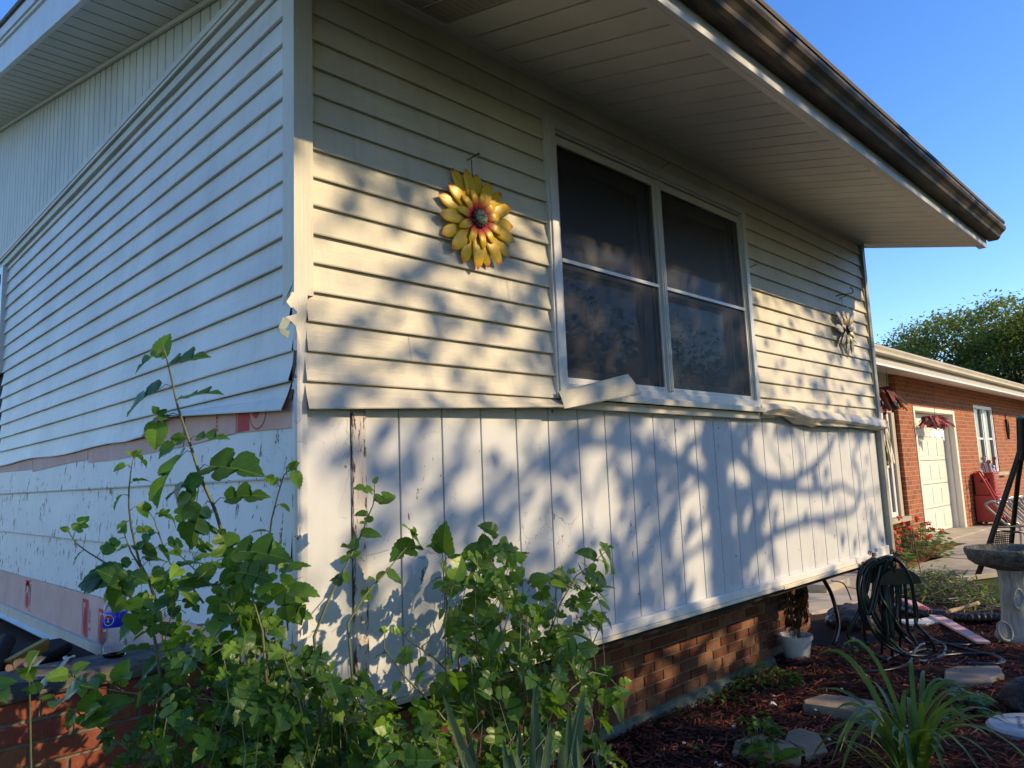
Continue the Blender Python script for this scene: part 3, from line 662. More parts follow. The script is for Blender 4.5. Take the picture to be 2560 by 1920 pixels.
# ================================================================== LEAVES and plants
def outline(kind):
    if kind==0: return [(0,0),(-.06,.10),(-.05,.22),(.04,.33),(.16,.39),(.30,.40),(.45,.37),(.60,.31),(.74,.22),(.88,.10),(1,0)]
    if kind==1: return [(0,0),(-.06,.10),(-.04,.24),(.06,.36),(.18,.41),(.29,.36),(.345,.22),(.37,.12),(.41,.20),(.47,.34),(.58,.39),(.70,.33),(.84,.17),(.93,.07),(1,0)]
    return [(0,0),(-.07,.10),(-.05,.24),(.04,.34),(.13,.34),(.18,.2),(.215,.10),(.24,.22),(.31,.38),(.43,.46),(.50,.40),(.53,.25),(.545,.10),(.60,.13),(.70,.20),(.80,.16),(.91,.07),(1,0)]
def toothed(o):
    r=[o[0]]
    for a,b in zip(o[:-1],o[1:]):
        mx,my=(a[0]+b[0])/2,(a[1]+b[1])/2; dx,dy=b[0]-a[0],b[1]-a[1]; l=math.hypot(dx,dy)+1e-6
        k=.03 if my>.14 else .0
        r.append((max(mx-dy/l*k+dx*.18, r[-1][0] if mx>.05 else -1), my+dx/l*k)); r.append(b)
    return r
LV={}
for k in (0,1,2):
    LV[k]=(toothed(outline(k)),outline(k)[::1])
class LeafMB(MB):
    def __init__(s): super().__init__(); s.uvl=[]
    def leaf(s, base, tip_dir, nrm, size, kind=0, kind2=None, tint=(.5,0,0), hi=True, curl=.28, fold=.42, wid=1.0):
        d=Vector(tip_dir).normalized(); n=Vector(nrm); n=(n-d*n.dot(d)); n=n.normalized() if n.length>1e-5 else d.orthogonal().normalized(); sd_=d.cross(n)
        base=Vector(base)
        for sgn,kk in ((1,kind),(-1,kind if kind2 is None else kind2)):
            o=LV[kk][0 if hi else 1]; vs=[];uv=[]
            for (u,v) in o:
                um=min(1,max(0,u)); um2=um if hi else um
                for w,uu in ((0,um),(.55,um*.45+u*.55),(1,u)) if hi else ((0,um),(1,u)):
                    vv=v*w*wid
                    z=-curl*(max(0,uu)**2)+fold*vv*.9-.35*vv*vv+.02*math.sin(uu*19+sgn)*vv*4*.5
                    vs.append(base+(d*uu+sd_*(vv*sgn)+n*z)*size); uv.append((uu,vv*sgn))
            m=3 if hi else 2; fs=[]
            for i in range(len(o)-1):
                for j in range(m-1):
                    a=i*m+j; q=(a,a+m,a+m+1,a+1); fs.append(q if sgn>0 else q[::-1])
            s.add(vs,fs,0,tint); s.uvl+=uv
    def blade(s, pts, w, nrm, tint=(.4,0,0), fold=.25):
        P=[Vector(p) for p in pts]; m=len(P); vs=[];uv=[]
        for i in range(m):
            t=(P[min(i+1,m-1)]-P[max(i-1,0)]).normalized(); n=Vector(nrm); sd_=t.cross(n); sd_=sd_.normalized() if sd_.length>1e-5 else t.orthogonal().normalized(); nn=sd_.cross(t)
            x=i/(m-1); ww=w*(min(1,.55+x*2.2))*(1-x**3.0)**.8+.0004
            for k in (-1,0,1): vs.append(P[i]+sd_*(k*ww)+nn*(abs(k)*ww*fold)); uv.append((x,k*.4))
        fs=[(i*3+j,i*3+j+1,(i+1)*3+j+1,(i+1)*3+j) for i in range(m-1) for j in (0,1)]
        s.add(vs,fs,0,tint); s.uvl+=uv
    def build(s,name,mat,parent=None,**k):
        o=super().build(name,mat,parent,smooth=True,**k); me=o.data
        ul=me.uv_layers.new(name='UVMap'); li=np.zeros(len(me.loops),dtype=np.int32); me.loops.foreach_get('vertex_index',li)
        ul.data.foreach_set('uv', np.array(s.uvl,dtype=np.float32)[li].ravel()); return o
rl=random.Random(77)
def tnt(y=None): 
    return (min(1,max(0,rl.gauss(.42,.38))), max(0,min(1,rl.gauss(.10,.12))) if y is None else y, rl.random())
def jit(k): return Vector((rl.uniform(-k,k),rl.uniform(-k,k),rl.uniform(-k,k)))
TOC=lambda p:(CAM-Vector(p)).normalized()
def hang(base, tip, size=None, kinds=(1,None), tint=None, up=.75, lm=None, stem_at=None, sm=None, hi=True):
    """a leaf whose stalk end and tip were both surveyed"""
    b=Vector(base); t=Vector(tip); d=t-b; L=d.length if size is None else size
    n=Vector((rl.uniform(-.25,.25)-.25,rl.uniform(-.2,.2)-.45,up))
    lm.leaf(b,d,n,L,kinds[0],kinds[1],tint or tnt(),hi)
    if stem_at is not None:
        s=Vector(stem_at); m=(s+b)*.5+Vector((0,0,.012)); sm.tube([s,m,b,b+d*.1],[.0016,.0013,.0011,.0008],5)
def nearest(pts,p):
    best=None
    for a,b in zip(pts[:-1],pts[1:]):
        ab=b-a; t=max(0,min(1,(p-a).dot(ab)/max(1e-9,ab.length_squared))); q_=a+ab*t; d=(q_-p).length
        if best is None or d<best[0]: best=(d,q_)
    return best[1]
def shoot(lm, sm, pts, r0, r1, step=.06, size=(.05,.09), kinds=(0,1,2), skip=.0, young_tip=True, leaves=True, hi=True, first=0.1):
    P=[Vector(p) for p in pts]; n=len(P)
    sm.tube(P,[r0+(r1-r0)*i/(n-1) for i in range(n)],6)
    if not leaves: return P
    L=[0]
    for a,b in zip(P[:-1],P[1:]): L.append(L[-1]+(b-a).length)
    s=L[-1]*first; k=rl.randint(0,1); tot=L[-1]
    while s<tot:
        i=max(j for j in range(n) if L[j]<=s and j<n-1); t=(s-L[i])/max(1e-6,L[i+1]-L[i]); p=P[i].lerp(P[i+1],t); ax=(P[i+1]-P[i]).normalized()
        x=s/tot
        if rl.random()>=skip:
            side=ax.cross(TOC(p)).normalized()*(1 if k%2 else -1)
            d=(side*1.0+Vector((0,0,rl.uniform(-.1,.5)))+ax*.35+jit(.45)).normalized()
            pl=rl.uniform(.018,.05)*(1-.5*x); b=p+d*pl
            sz=rl.uniform(*size)*(1.0 if x<.8 or not young_tip else .65)
            dd=(d+Vector((0,0,rl.uniform(-1.1,-.15)))+jit(.3)).normalized()
            nn=Vector((rl.uniform(-.6,.3),rl.uniform(-.9,.1),rl.uniform(.2,1)))
            kk=rl.choice(kinds); k2=kk if rl.random()<.55 else rl.choice(kinds)
            lm.leaf(b,dd,nn,sz,kk,k2,tnt(None if x<.8 or not young_tip else rl.uniform(.35,.8)),hi)
            sm.tube([p,p+d*pl*.6+Vector((0,0,.004)),b],[.0013,.001,.0009],4)
        k+=1; s+=step*rl.uniform(.7,1.3)
    if young_tip:
        tip=P[-1]; ax=(P[-1]-P[-2]).normalized()
        for q_ in range(3): lm.leaf(tip,(ax+jit(.7)).normalized(),jit(.6)+Vector((-.3,-.5,.6)),size[0]*rl.uniform(.4,.7),0,None,tnt(rl.uniform(.55,.95)),hi)
    return P
def D(lst): return [dep(*q) for q in lst]
def c4(a,b,d): return (a/2.5925, 640+b/2.5925, d)
def c6(a,b,d): return (a/2.5925, 960+b/2.5925, d)
def plant(name,label,cat,base,group=None): return empty(name,base,label,cat,group)

# ---- tall lobed sapling in front of the side wall
def root_to(pts, g): return [Vector(g), (Vector(g)*.45+pts[0]*.55)+Vector((.01,-.02,.0))]+pts
A=D([(690,1760,2.06),(672,1640,2.08),(640,1560,2.09),(598,1475,2.10),(565,1365,2.11),(538,1275,2.11),(500,1190,2.11),(475,1110,2.11),(445,1020,2.11),(427,940,2.11),(415,890,2.11),(403,855,2.11)])
gA=Vector((A[0].x+.02,A[0].y-.02,GZ)); A=root_to(A,gA)
t1=plant('mulberry_sapling','tallest mulberry sapling with big lobed leaves rising before the side wall','sapling',gA)
lm=LeafMB(); sm=MB(); n=len(A); sm.tube(A,[.0085-.0068*i/(n-1) for i in range(n)],7)
heroes=[((1040,655),(1078,492),(0,None),.75),((1012,640),(842,735),(2,0),.3),((1112,705),(1322,595),(1,2),.05),((1025,868),(768,985),(1,2),.0),((1212,922),(1424,835),(0,2),.0),
 ((1062,1058),(1000,960),(2,1),.05),((1018,1085),(1000,1246),(0,None),.35),((1195,1178),(1005,1275),(1,1),.2),((1280,1185),(1475,1140),(1,2),.0),((1362,1365),(1678,1350),(2,1),.0),
 ((1172,1300),(935,1575),(2,1),.12),((1238,1475),(1045,1535),(1,0),.0),((1474,1572),(1742,1508),(1,2),.0),((1300,1440),(1120,1700),(1,2),.05)]
for b,t_,k,yg in heroes:
    d0=2.11+rl.uniform(-.05,.03); B=dep(*c4(*b,d0)); T=dep(*c4(*t_,d0-rl.uniform(-.03,.05)))
    hang(B,T,None,k,tnt(yg+rl.random()*.06),.8,lm,nearest(A,B),sm)
for b,t_,k in (((1310,800),(1190,1075),(1,2)),((1445,985),(1505,1205),(2,1)),((1505,1195),(1615,1420),(1,0)),((1452,1330),(1385,1545),(2,1)),((1545,1085),(1885,1075),(1,2)),((1640,1290),(1450,1340),(1,0)),((1560,1420),(1600,1640),(0,0)),((1700,1500),(1880,1620),(1,2)),((1690,1560),(1560,1720),(1,1))):
    d0=2.06+rl.uniform(-.06,.05); B=dep(*c6(*b,d0)); T=dep(*c6(*t_,d0-.02)); hang(B,T,None,k,tnt(),.7,lm,nearest(A,B),sm)
lm.build('foliage',m_leaf,t1); sm.build('stem',m_stem,t1,smooth=True)

def sapling(name,label,pts,g,r0,step,size,kinds=(0,1,2),extra=(),first=.3,group=None,skip=0):
    P=root_to(pts,g); t_=plant(name,label,'sapling',g,group); lm=LeafMB(); sm=MB()
    shoot(lm,sm,P,r0,.0014,step,size,kinds,first=first,skip=skip)
    for e,fs in extra: shoot(lm,sm,e,r0*.6,.0011,step,size,kinds,first=fs)
    lm.build('foliage',m_leaf,t_); sm.build('stem',m_stem,t_,smooth=True); return t_
Bp=D([c6(1040,1480,2.2),c6(1000,1380,2.2),c6(960,1260,2.2),c6(905,1160,2.2),c6(880,1060,2.2),c6(850,930,2.2),c6(835,800,2.2),c6(835,680,2.2),c6(850,560,2.2),c6(865,470,2.2)])
Be=D([c6(940,1240,2.2),c6(900,1170,2.17),c6(850,1090,2.15),c6(820,1010,2.14),c6(800,960,2.14)])
Be2=D([c6(1320,1420,2.17),c6(1230,1300,2.16),c6(1100,1160,2.16),c6(1040,1000,2.15),c6(1000,880,2.15),c6(960,820,2.15)])
sapling('mulberry_sapling','slender sapling left of the tallest one with small pale leaves at its tip',Bp,Vector((Bp[0].x+.1,Bp[0].y-.05,GZ)),.006,.040,(.05,.078),(0,1,1,2),((Be,.2),(Be2,.15)))
Cp=D([c6(1000,1640,2.1),c6(900,1450,2.1),c6(790,1310,2.1),c6(745,1240,2.1),c6(700,1170,2.1),c6(570,1090,2.1),c6(490,1030,2.1),c6(440,950,2.1)])
tC=sapling('mulberry_sapling','sapling leaning far left over the bottle on the brick wall',Cp,Vector((Cp[0].x+.12,Cp[0].y-.08,GZ)),.005,.046,(.05,.08),(0,1,2),(),.30)
lm=LeafMB(); sm=MB()
for b,t_,k in (((830,1260),(690,1490),(0,1)),((930,1400),(850,1640),(1,2)),((1000,1480),(960,1650),(2,1)),((850,1240),(950,1270),(1,0)),((800,1300),(650,1180),(0,0)),((760,1240),(480,1270),(0,1)),((690,1240),(510,1345),(0,0))):
    B=dep(*c6(*b,2.02)); T=dep(*c6(*t_,2.0)); hang(B,T,None,k,tnt(.05),.5,lm,nearest(Cp,B),sm)
lm.build('hanging_leaves',m_leaf,tC); sm.build('leaf_stalk',m_stem,tC,smooth=True)
Dp=D([c6(1720,1600,2.12),c6(1715,1450,2.12),c6(1720,1250,2.12),c6(1735,1080,2.12),c6(1760,880,2.12),c6(1800,720,2.12),c6(1840,590,2.12),c6(1882,550,2.12)])
sapling('mulberry_sapling','thin upright sapling standing just left of the house corner',Dp,Vector((Dp[0].x,Dp[0].y-.05,GZ)),.0045,.060,(.055,.085),(0,1,2),((D([c6(1865,1600,2.15),c6(1858,1450,2.15),c6(1840,1250,2.15),c6(1805,1090,2.15)]),.2),),.42)
def c7b(a,b,y): return ony(740+a/3.318,1000+b/3.318,y)
Gp=[c7b(150,1960,-.27),c7b(270,1659,-.26),c7b(330,1540,-.25),c7b(410,1390,-.25),c7b(470,1260,-.245),c7b(550,1100,-.24),c7b(600,960,-.24),c7b(640,870,-.24),c7b(652,760,-.24),c7b(650,690,-.24)]
gG=Vector((Gp[0].x+.02,-.30,GZ)); t3=plant('mulberry_sapling','thin sapling crossing the flaking batten on the front panel','sapling',gG); lm=LeafMB(); sm=MB(); P=root_to(Gp,gG); sm.tube(P,[.005-.004*i/(len(P)-1) for i in range(len(P))],6)
for b,t_,k,yg in (((652,690),(675,628),(0,0),.7),((625,765),(490,705),(1,2),.25),((682,850),(828,755),(0,1),.1),((582,945),(484,940),(0,0),.1),((590,1010),(636,948),(0,1),.1),((580,1025),(530,1010),(0,0),.3),((548,1115),(722,1100),(0,0),.08),((470,1235),(388,1190),(1,1),.1),((480,1235),(492,1130),(0,0),.0),((470,1290),(585,1310),(0,0),.1),((450,1300),(530,1225),(0,0),.0),((430,1300),(375,1340),(0,0),.1),((395,1440),(455,1520),(0,0),.0),((385,1480),(272,1480),(2,2),.0),((335,1530),(400,1420),(0,0),.0)):
    y0=-.24+rl.uniform(-.03,.03); B=c7b(*b,y0); T=c7b(*t_,y0+rl.uniform(-.03,.03)); hang(B,T,None,k,tnt(yg),.7,lm,nearest(P,B),sm)
lm.build('foliage',m_leaf,t3); sm.build('stem',m_stem,t3,smooth=True)
Hp=[c7b(430,1850,-.2),c7b(560,1640,-.2),c7b(640,1540,-.2),c7b(720,1460,-.2),c7b(850,1300,-.2),c7b(940,1200,-.2),c7b(985,1110,-.2)]
gH=Vector((Hp[0].x,-.26,GZ)); t4=plant('mulberry_sapling','sapling leaning right with downy pale leaves at its tip','sapling',gH); lm=LeafMB(); sm=MB(); P=root_to(Hp,gH); sm.tube(P,[.005-.004*i/(len(P)-1) for i in range(len(P))],6)
for b,t_,k,yg in (((965,1110),(905,1005),(0,0),.55),((980,1110),(985,1050),(0,0),.85),((960,1130),(1082,1215),(0,0),.75),((990,1205),(795,1280),(0,2),.0),((880,1230),(885,1185),(0,0),.6),((760,1455),(920,1490),(0,0),.0),((670,1490),(722,1412),(0,0),.15),((665,1500),(610,1465),(0,0),.2),((590,1585),(636,1548),(0,0),.4),((600,1660),(548,1568),(0,0),.4)):
    y0=-.2+rl.uniform(-.02,.02); B=c7b(*b,y0); T=c7b(*t_,y0+rl.uniform(-.03,.03)); hang(B,T,None,k,tnt(yg),.7,lm,nearest(P,B),sm)
lm.build('foliage',m_leaf,t4); sm.build('stem',m_stem,t4,smooth=True)

# ---- leafy bushes: several shoots each plus a crown of leaves inside a surveyed outline
def inpoly(x,y,P):
    r_=False; j=len(P)-1
    for i in range(len(P)):
        if (P[i][1]>y)!=(P[j][1]>y) and x<(P[j][0]-P[i][0])*(y-P[i][1])/(P[j][1]-P[i][1])+P[i][0]: r_=not r_
        j=i
    return r_
def bush(name,label,cat,base,poly,count,depth,size,shoots=(),kinds=(0,1,2),young=.12,hi=.5,hero=(),dens=None,shr=.005):
    t_=plant(name,label,cat,base); lm=LeafMB(); sm=MB(); PTS=[]
    for P in shoots:
        P=root_to(P,Vector((base[0]+rl.uniform(-.12,.12),base[1]+rl.uniform(-.08,.08),GZ)))
        shoot(lm,sm,P,shr,.0013,.05,size,kinds,first=.3); PTS.append(P)
    xs=[p[0] for p in poly]; ys=[p[1] for p in poly]; c_=0
    while c_<count:
        px,py=rl.uniform(min(xs),max(xs)),rl.uniform(min(ys),max(ys))
        if not inpoly(px,py,poly): continue
        if dens and rl.random()>dens(px,py): continue
        dd=depth(px,py); p=dep(px,py,dd)
        d=(Vector((rl.uniform(-1,1),rl.uniform(-1,.6),rl.uniform(-1.0,.35)))).normalized(); n=Vector((rl.uniform(-.5,.5),rl.uniform(-1.0,.1),rl.uniform(.15,1.1)))
        kk=rl.choice(kinds); k2=kk if rl.random()<.75 else rl.choice(kinds)
        sz=rl.uniform(*size)*(1 if rl.random()>.25 else .6)
        lm.leaf(p,d,n,sz,kk,k2,tnt(None if rl.random()>young else rl.uniform(.4,.9)),rl.random()<hi)
        q_=p-d*sz*.5+Vector((0,0,-.02))+jit(.015); sm.tube([q_,p],[.001,.0009],4)
        if rl.random()<.12: sm.tube([p,p+Vector((rl.uniform(-.05,.05),rl.uniform(-.03,.03),-.14)),p+Vector((rl.uniform(-.08,.08),rl.uniform(-.05,.05),-.32))],[.0012,.0018,.0024],5)
        c_+=1
    for b,t2,k,yg,y0 in hero:
        B=ony(*b,y0); T=ony(*t2,y0+rl.uniform(-.03,.03)); hang(B,T,None,k,tnt(yg),.6,lm,nearest(PTS[0],B) if PTS and False else None,sm)
    lm.build('foliage',m_leaf,t_); sm.build('stem',m_stem,t_,smooth=True); return t_
def yy_(lst,y): return [ony(px,py,y) for px,py in lst]
J=[yy_([(1290,1860),(1280,1820),(1250,1720),(1215,1620),(1200,1530),(1203,1460),(1215,1400),(1235,1345)],-.22),
   yy_([(1260,1800),(1240,1740),(1180,1620),(1130,1540),(1110,1480),(1108,1400),(1102,1370)],-.26),
   yy_([(1320,1850),(1310,1800),(1340,1700),(1370,1600),(1400,1510),(1440,1440),(1480,1410),(1525,1368)],-.24),
   yy_([(1330,1760),(1350,1660),(1380,1560),(1390,1480),(1400,1425)],-.18),
   yy_([(1360,1840),(1380,1780),(1430,1720),(1480,1680),(1520,1690),(1560,1735)],-.30),
   yy_([(1240,1800),(1180,1740),(1130,1690),(1080,1640),(1020,1600),(1005,1580)],-.30),
   yy_([(1150,1850),(1080,1760),(1010,1690),(960,1620),(962,1580)],-.36)]
jh=[((1135,1385),(1092,1352),(0,0),.0,-.24),((1180,1400),(1190,1345),(0,0),.0,-.2),((1215,1375),(1205,1330),(0,0),.05,-.2),((1240,1330),(1200,1308),(0,0),.1,-.22),((1250,1365),(1303,1400),(0,1),.3,-.22),((1235,1455),(1277,1512),(1,1),.45,-.32),
    ((1225,1510),(1200,1562),(0,0),.25,-.36),((1110,1380),(1105,1310),(0,0),.0,-.26),((1490,1395),(1445,1372),(0,0),.0,-.24),((1500,1385),(1528,1430),(0,0),.3,-.26),((1512,1380),(1548,1428),(0,0),.1,-.22),((1470,1420),(1500,1465),(1,1),.0,-.26),((1530,1755),(1580,1800),(0,0),.25,-.3),((1540,1740),(1575,1715),(0,0),.1,-.3),((1420,1650),(1455,1690),(0,0),.05,-.2),((1500,1700),(1530,1660),(0,0),.0,-.28)]
jp=[(1095,1395),(1180,1375),(1260,1360),(1330,1440),(1430,1425),(1500,1420),(1510,1490),(1500,1560),(1450,1640),(1500,1690),(1540,1760),(1500,1850),(1560,1920),(1060,1920),(1000,1840),(1090,1740),(1150,1640),(1110,1520)]
bush('mulberry_bush','dense mulberry bush growing against the front panel right of the batten','bush',(.62,-.42,GZ),jp,470,lambda px,py:(ony(px,py,rl.uniform(-.46,-.10))-CAM).dot(_f),(.045,.082),J,(0,1,1,2),.2,.7,jh)
mp=[(250,1790),(330,1720),(420,1650),(480,1600),(560,1560),(640,1580),(700,1590),(760,1600),(800,1640),(860,1680),(930,1720),(1010,1760),(1040,1920),(180,1920),(220,1840)]
def mdens(px,py): return min(1,max(.04,(px-330)/330))*min(1,(py-1500)/200)
K1=D([(700,1900,2.05),(560,1760,2.05),(470,1720,2.06),(330,1740,2.05),(260,1700,2.04)]); K2=D([(800,1900,2.1),(760,1800,2.1),(730,1700,2.12),(700,1620,2.13)]); K3=D([(900,1900,2.15),(850,1800,2.15),(800,1740,2.15),(770,1690,2.15)])
K4=D([(760,1900,2.0),(640,1800,2.02),(540,1720,2.06),(470,1640,2.1),(430,1590,2.12)]); K5=D([(1000,1900,2.2),(960,1830,2.2),(900,1760,2.2),(880,1710,2.2)]); K6=D([(700,1920,1.95),(620,1860,1.95),(540,1830,1.95),(480,1800,1.95)])
bush('mulberry_thicket','thicket of low mulberry shoots filling the corner below the house','thicket',(-.10,-.42,GZ),mp,400,lambda px,py:rl.uniform(1.82,2.26) if px<760 else rl.uniform(1.9,2.35),(.042,.082),[K1,K2,K3,K4,K5,K6],(1,1,2,2,2),.16,.75,(),mdens)
up_=[(345,1290),(420,1290),(500,1230),(560,1330),(640,1400),(730,1300),(742,1600),(640,1640),(480,1640),(400,1600),(350,1420)]
U1=D([c6(1560,1560,2.05),c6(1400,1330,2.06),c6(1300,1240,2.07),c6(1160,1105,2.08)]); U2=D([c6(1450,1620,2.0),c6(1280,1490,2.0),c6(1060,1220,2.02),c6(930,1060,2.04)]); U3=D([c6(1700,1600,2.0),c6(1640,1400,2.02),c6(1600,1250,2.03),c6(1650,1080,2.04)]); U4=D([c6(1100,1700,1.95),c6(1020,1560,1.95),c6(960,1420,1.97)])
bush('mulberry_bush','loose airy mulberry shoots round the stem of the tallest sapling','bush',(-.18,-.36,GZ),up_,48,lambda px,py:rl.uniform(1.92,2.22),(.05,.092),[U1,U3],(1,1,2,2,0),.18,.9)
# trailing shoots across the brick wall
def c0(a,b,d): return dep(a/4.254,1560+b/4.254,d)
def trail(label,pts,leaves,d):
    P=[c0(*p,d) for p in pts]; g=Vector((P[0].x+.15,P[0].y-.05,GZ)); P=root_to(P,g); t_=plant('trailing_shoot',label,'shoot',g); lm=LeafMB(); sm=MB()
    sm.tube(P,[.0038-.0026*i/(len(P)-1) for i in range(len(P))],6)
    for b,t2,k,yg in leaves:
        dd=d+rl.uniform(-.04,.02); B=c0(*b,dd); T=c0(*t2,dd+rl.uniform(-.05,.02)); hang(B,T,None,k,tnt(yg),.6,lm,nearest(P,B),sm)
    lm.build('foliage',m_leaf,t_); sm.build('stem',m_stem,t_,smooth=True)
trail('long trailing shoot reaching left across the top of the brick wall',[(2600,860),(2212,800),(1700,775),(1300,720),(950,660),(850,600),(740,540)],
  [((720,540),(468,560),(0,0),.35),((780,500),(930,400),(0,0),.5),((880,650),(585,795),(0,0),.25),((900,640),(860,770),(1,0),.5),((920,620),(1020,640),(0,0),.5),((1260,620),(1330,400),(0,0),.6),((1270,610),(1190,520),(0,0),.5),((1270,600),(1350,520),(0,0),.5),((1500,760),(1420,890),(0,0),.5),((1700,760),(1560,720),(1,0),.05),((1700,770),(1760,670),(0,0),.3),((2000,790),(1850,660),(0,0),.05)],2.0)
trail('trailing shoot with pointed leaves drooping over the face of the brick wall',[(1900,1640),(1500,1450),(1320,1300),(1200,1210),(1000,1060),(850,960),(640,830),(560,790)],
  [((560,800),(430,770),(0,0),.0),((600,820),(560,860),(0,0),.0),((800,960),(650,1130),(0,0),.0),((960,1020),(1350,750),(0,0),.3),((1000,1060),(980,740),(0,1),.15),((900,1000),(1000,850),(1,0),.5),((1020,1070),(850,1040),(0,0),.6),((1200,1200),(1000,1180),(1,2),.0),((1320,1290),(1440,1110),(1,2),.0),((1480,1430),(1250,1380),(2,1),.0),((1560,1480),(1700,1300),(1,2),.0),((1640,1520),(1560,1640),(1,1),.0),((1200,1220),(1110,1400),(1,0),.0)],2.0)
trail('small upright shoot with two leaves before the left end of the brick wall',[(330,2200),(330,1500),(320,900),(310,560),(310,420)],[((310,470),(330,300),(0,0),.6),((310,500),(360,370),(0,0),.5),((305,480),(320,570),(0,0),.6),((360,720),(250,690),(0,0),.05),((380,700),(450,600),(0,0),.1),((400,720),(340,600),(0,0),.1)],1.75)
trail('blurred pale leaf shoot at the left edge in front of the brick wall cap',[(-200,2200),(-160,1400),(-120,900),(-90,680)],[((-100,680),(165,570),(0,0),.55),((-90,720),(60,760),(0,0),.5)],1.35)

# ---- sword-leaved clump
ty=plant('yucca','yucca clump of stiff grey green sword leaves at the foot of the bush','yucca',(.50,-.80,GZ)); lm=LeafMB(); fm=MB()
def yb(bx,by,tx,ty_,d,w,yg=.0):
    d-=.19; T=dep(1000+tx/3.456,1640+ty_/3.456,d); B=dep(1000+bx/3.456,1640+by/3.456,d+.02); Rt=Vector((.50+rl.uniform(-.07,.07),-.80+rl.uniform(-.05,.05),GZ+.02))
    pts=[Rt,Rt.lerp(B,.5)+Vector((0,0,.02)),B,B.lerp(T,.35),B.lerp(T,.7),T]
    lm.blade(pts,w,TOC(B)+jit(.35),(rl.uniform(.1,.7),yg,0),.3)
    for q_ in range(1):
        s=B.lerp(T,rl.uniform(.1,.7)); fm.tube([s+Vector((.010,0,0)),s+Vector((.03+rl.random()*.02,-.01,.03)),s+Vector((.045,-.01,rl.uniform(-.04,.03))),s+Vector((.02+rl.random()*.03,0,-.07))],.0005,4)
for a in [(600,968,370,330,2.28,.017,.55),(655,968,548,490,2.3,.011,.05),(1175,968,1160,245,2.32,.017,0),(1150,1000,1143,545,2.26,.011,0),(1245,1000,1302,575,2.3,.016,0),(1045,1000,1032,570,2.34,.009,0),(925,1000,888,705,2.3,.010,0),(1415,980,1586,300,2.36,.016,.1),(1490,1000,1596,315,2.3,.017,0),(1450,1000,1462,425,2.33,.014,0),(1560,1000,1530,690,2.28,.009,.1),(980,1000,960,800,2.27,.010,0),(1040,1000,1000,820,2.24,.008,.2),(500,1000,400,910,2.2,.009,.4),(1390,1000,1400,770,2.24,.012,0),(1200,1000,1225,760,2.4,.015,0)]: yb(*a)
for i in range(16):
    a=rl.uniform(0,6.28); l=rl.uniform(.3,.55); Rt=Vector((.50+.05*math.cos(a),-.80+.05*math.sin(a),GZ+.02)); T=Rt+Vector((math.cos(a)*l*.75,math.sin(a)*l*.75,l*.75)); lm.blade([Rt,Rt.lerp(T,.3)+Vector((0,0,.05)),Rt.lerp(T,.65)+Vector((0,0,.04)),T],.014,TOC(Rt),(rl.random()*.6,0,0))
lm.build('blades',m_yucca,ty); fm.build('leaf_threads',plain('pale_threads',(.4,.42,.36),.7),ty)

# ---- arching strap-leaved clumps
def lily(name,label,base,tips,w,extra,seed,mat=None,spread=.06,arch=.5,rng=(.3,.6)):
    r_=random.Random(seed); t_=plant(name,label,'daylily' if name=='daylily' else 'plant',base); lm=LeafMB(); b=Vector(base)
    def one(T,yg):
        Rt=b+Vector((r_.uniform(-spread,spread),r_.uniform(-spread,spread),0)); h=T-Rt; L=math.hypot(h.x,h.y); top=max(T.z+.05,Rt.z+L*arch+.12)
        pts=[]
        for i in range(9):
            t=i/8; p=Rt.lerp(T,t); ctrl=Rt.lerp(T,.45); ctrl.z=top+(top-(Rt.z+T.z)/2)*.35
            pts.append(Rt*(1-t)**2+ctrl*2*t*(1-t)+T*t*t)
        lm.blade(pts,w*r_.uniform(.7,1.15),Vector((r_.uniform(-.3,.3),r_.uniform(-.5,.2),1)) if abs(h.z)<L else TOC(Rt)+Vector((0,0,.3)),(r_.uniform(.1,.9),yg,0),.35)
    for (px,py,dd) in tips: one(dep(px,py,dd),max(0,r_.gauss(.08,.12)))
    for i in range(extra):
        a=r_.uniform(0,6.28); l=r_.uniform(*rng); one(b+Vector((math.cos(a)*l,math.sin(a)*l,r_.uniform(-.01,l*.75))),max(0,r_.gauss(.06,.12)))
    lm.build('blades',mat or m_blade,t_); return t_
cc=lambda a,b,d:(1960+a/2.592,1280+b/2.592,d)
lily('daylily','large daylily clump of long arching leaves in the middle of the mulch',(2.72,-.86,GZ),[cc(380,865,3.7),cc(225,918,3.9),cc(832,988,3.75),cc(1160,1130,3.6),cc(1395,1235,3.45),cc(1180,1345,3.3),cc(1345,1462,3.2),cc(1395,1655,3.1),cc(330,1285,3.5),cc(185,1160,3.8),cc(812,1190,3.6),cc(480,1330,3.4),cc(1060,1100,3.7),cc(360,1560,3.1),cc(560,1500,3.1),cc(930,1290,3.4),cc(1040,1560,3.1),cc(300,1640,3.0),cc(700,1480,3.2)],.0145,26,4)
lily('daylily','yellow tinged grass clump at the bottom edge left of the daylily',(2.35,-.98,GZ),[cc(0,1500,3.1),cc(60,1480,3.2),cc(320,1475,3.1),cc(370,1600,3.0),cc(200,1560,3.0)],.006,16,9,None,.04,.5,(.15,.35))
lily('grass_clump','dark grass clump spreading behind the bird bath pedestal',(8.1,-.75,GZ),[],.013,46,12,None,.15,.55,(.3,.75))
lily('grass_clump','bright grass tuft standing right of the bird bath pedestal',(7.0,-.95,GZ),[],.012,50,15,None,.12,.8,(.2,.6))
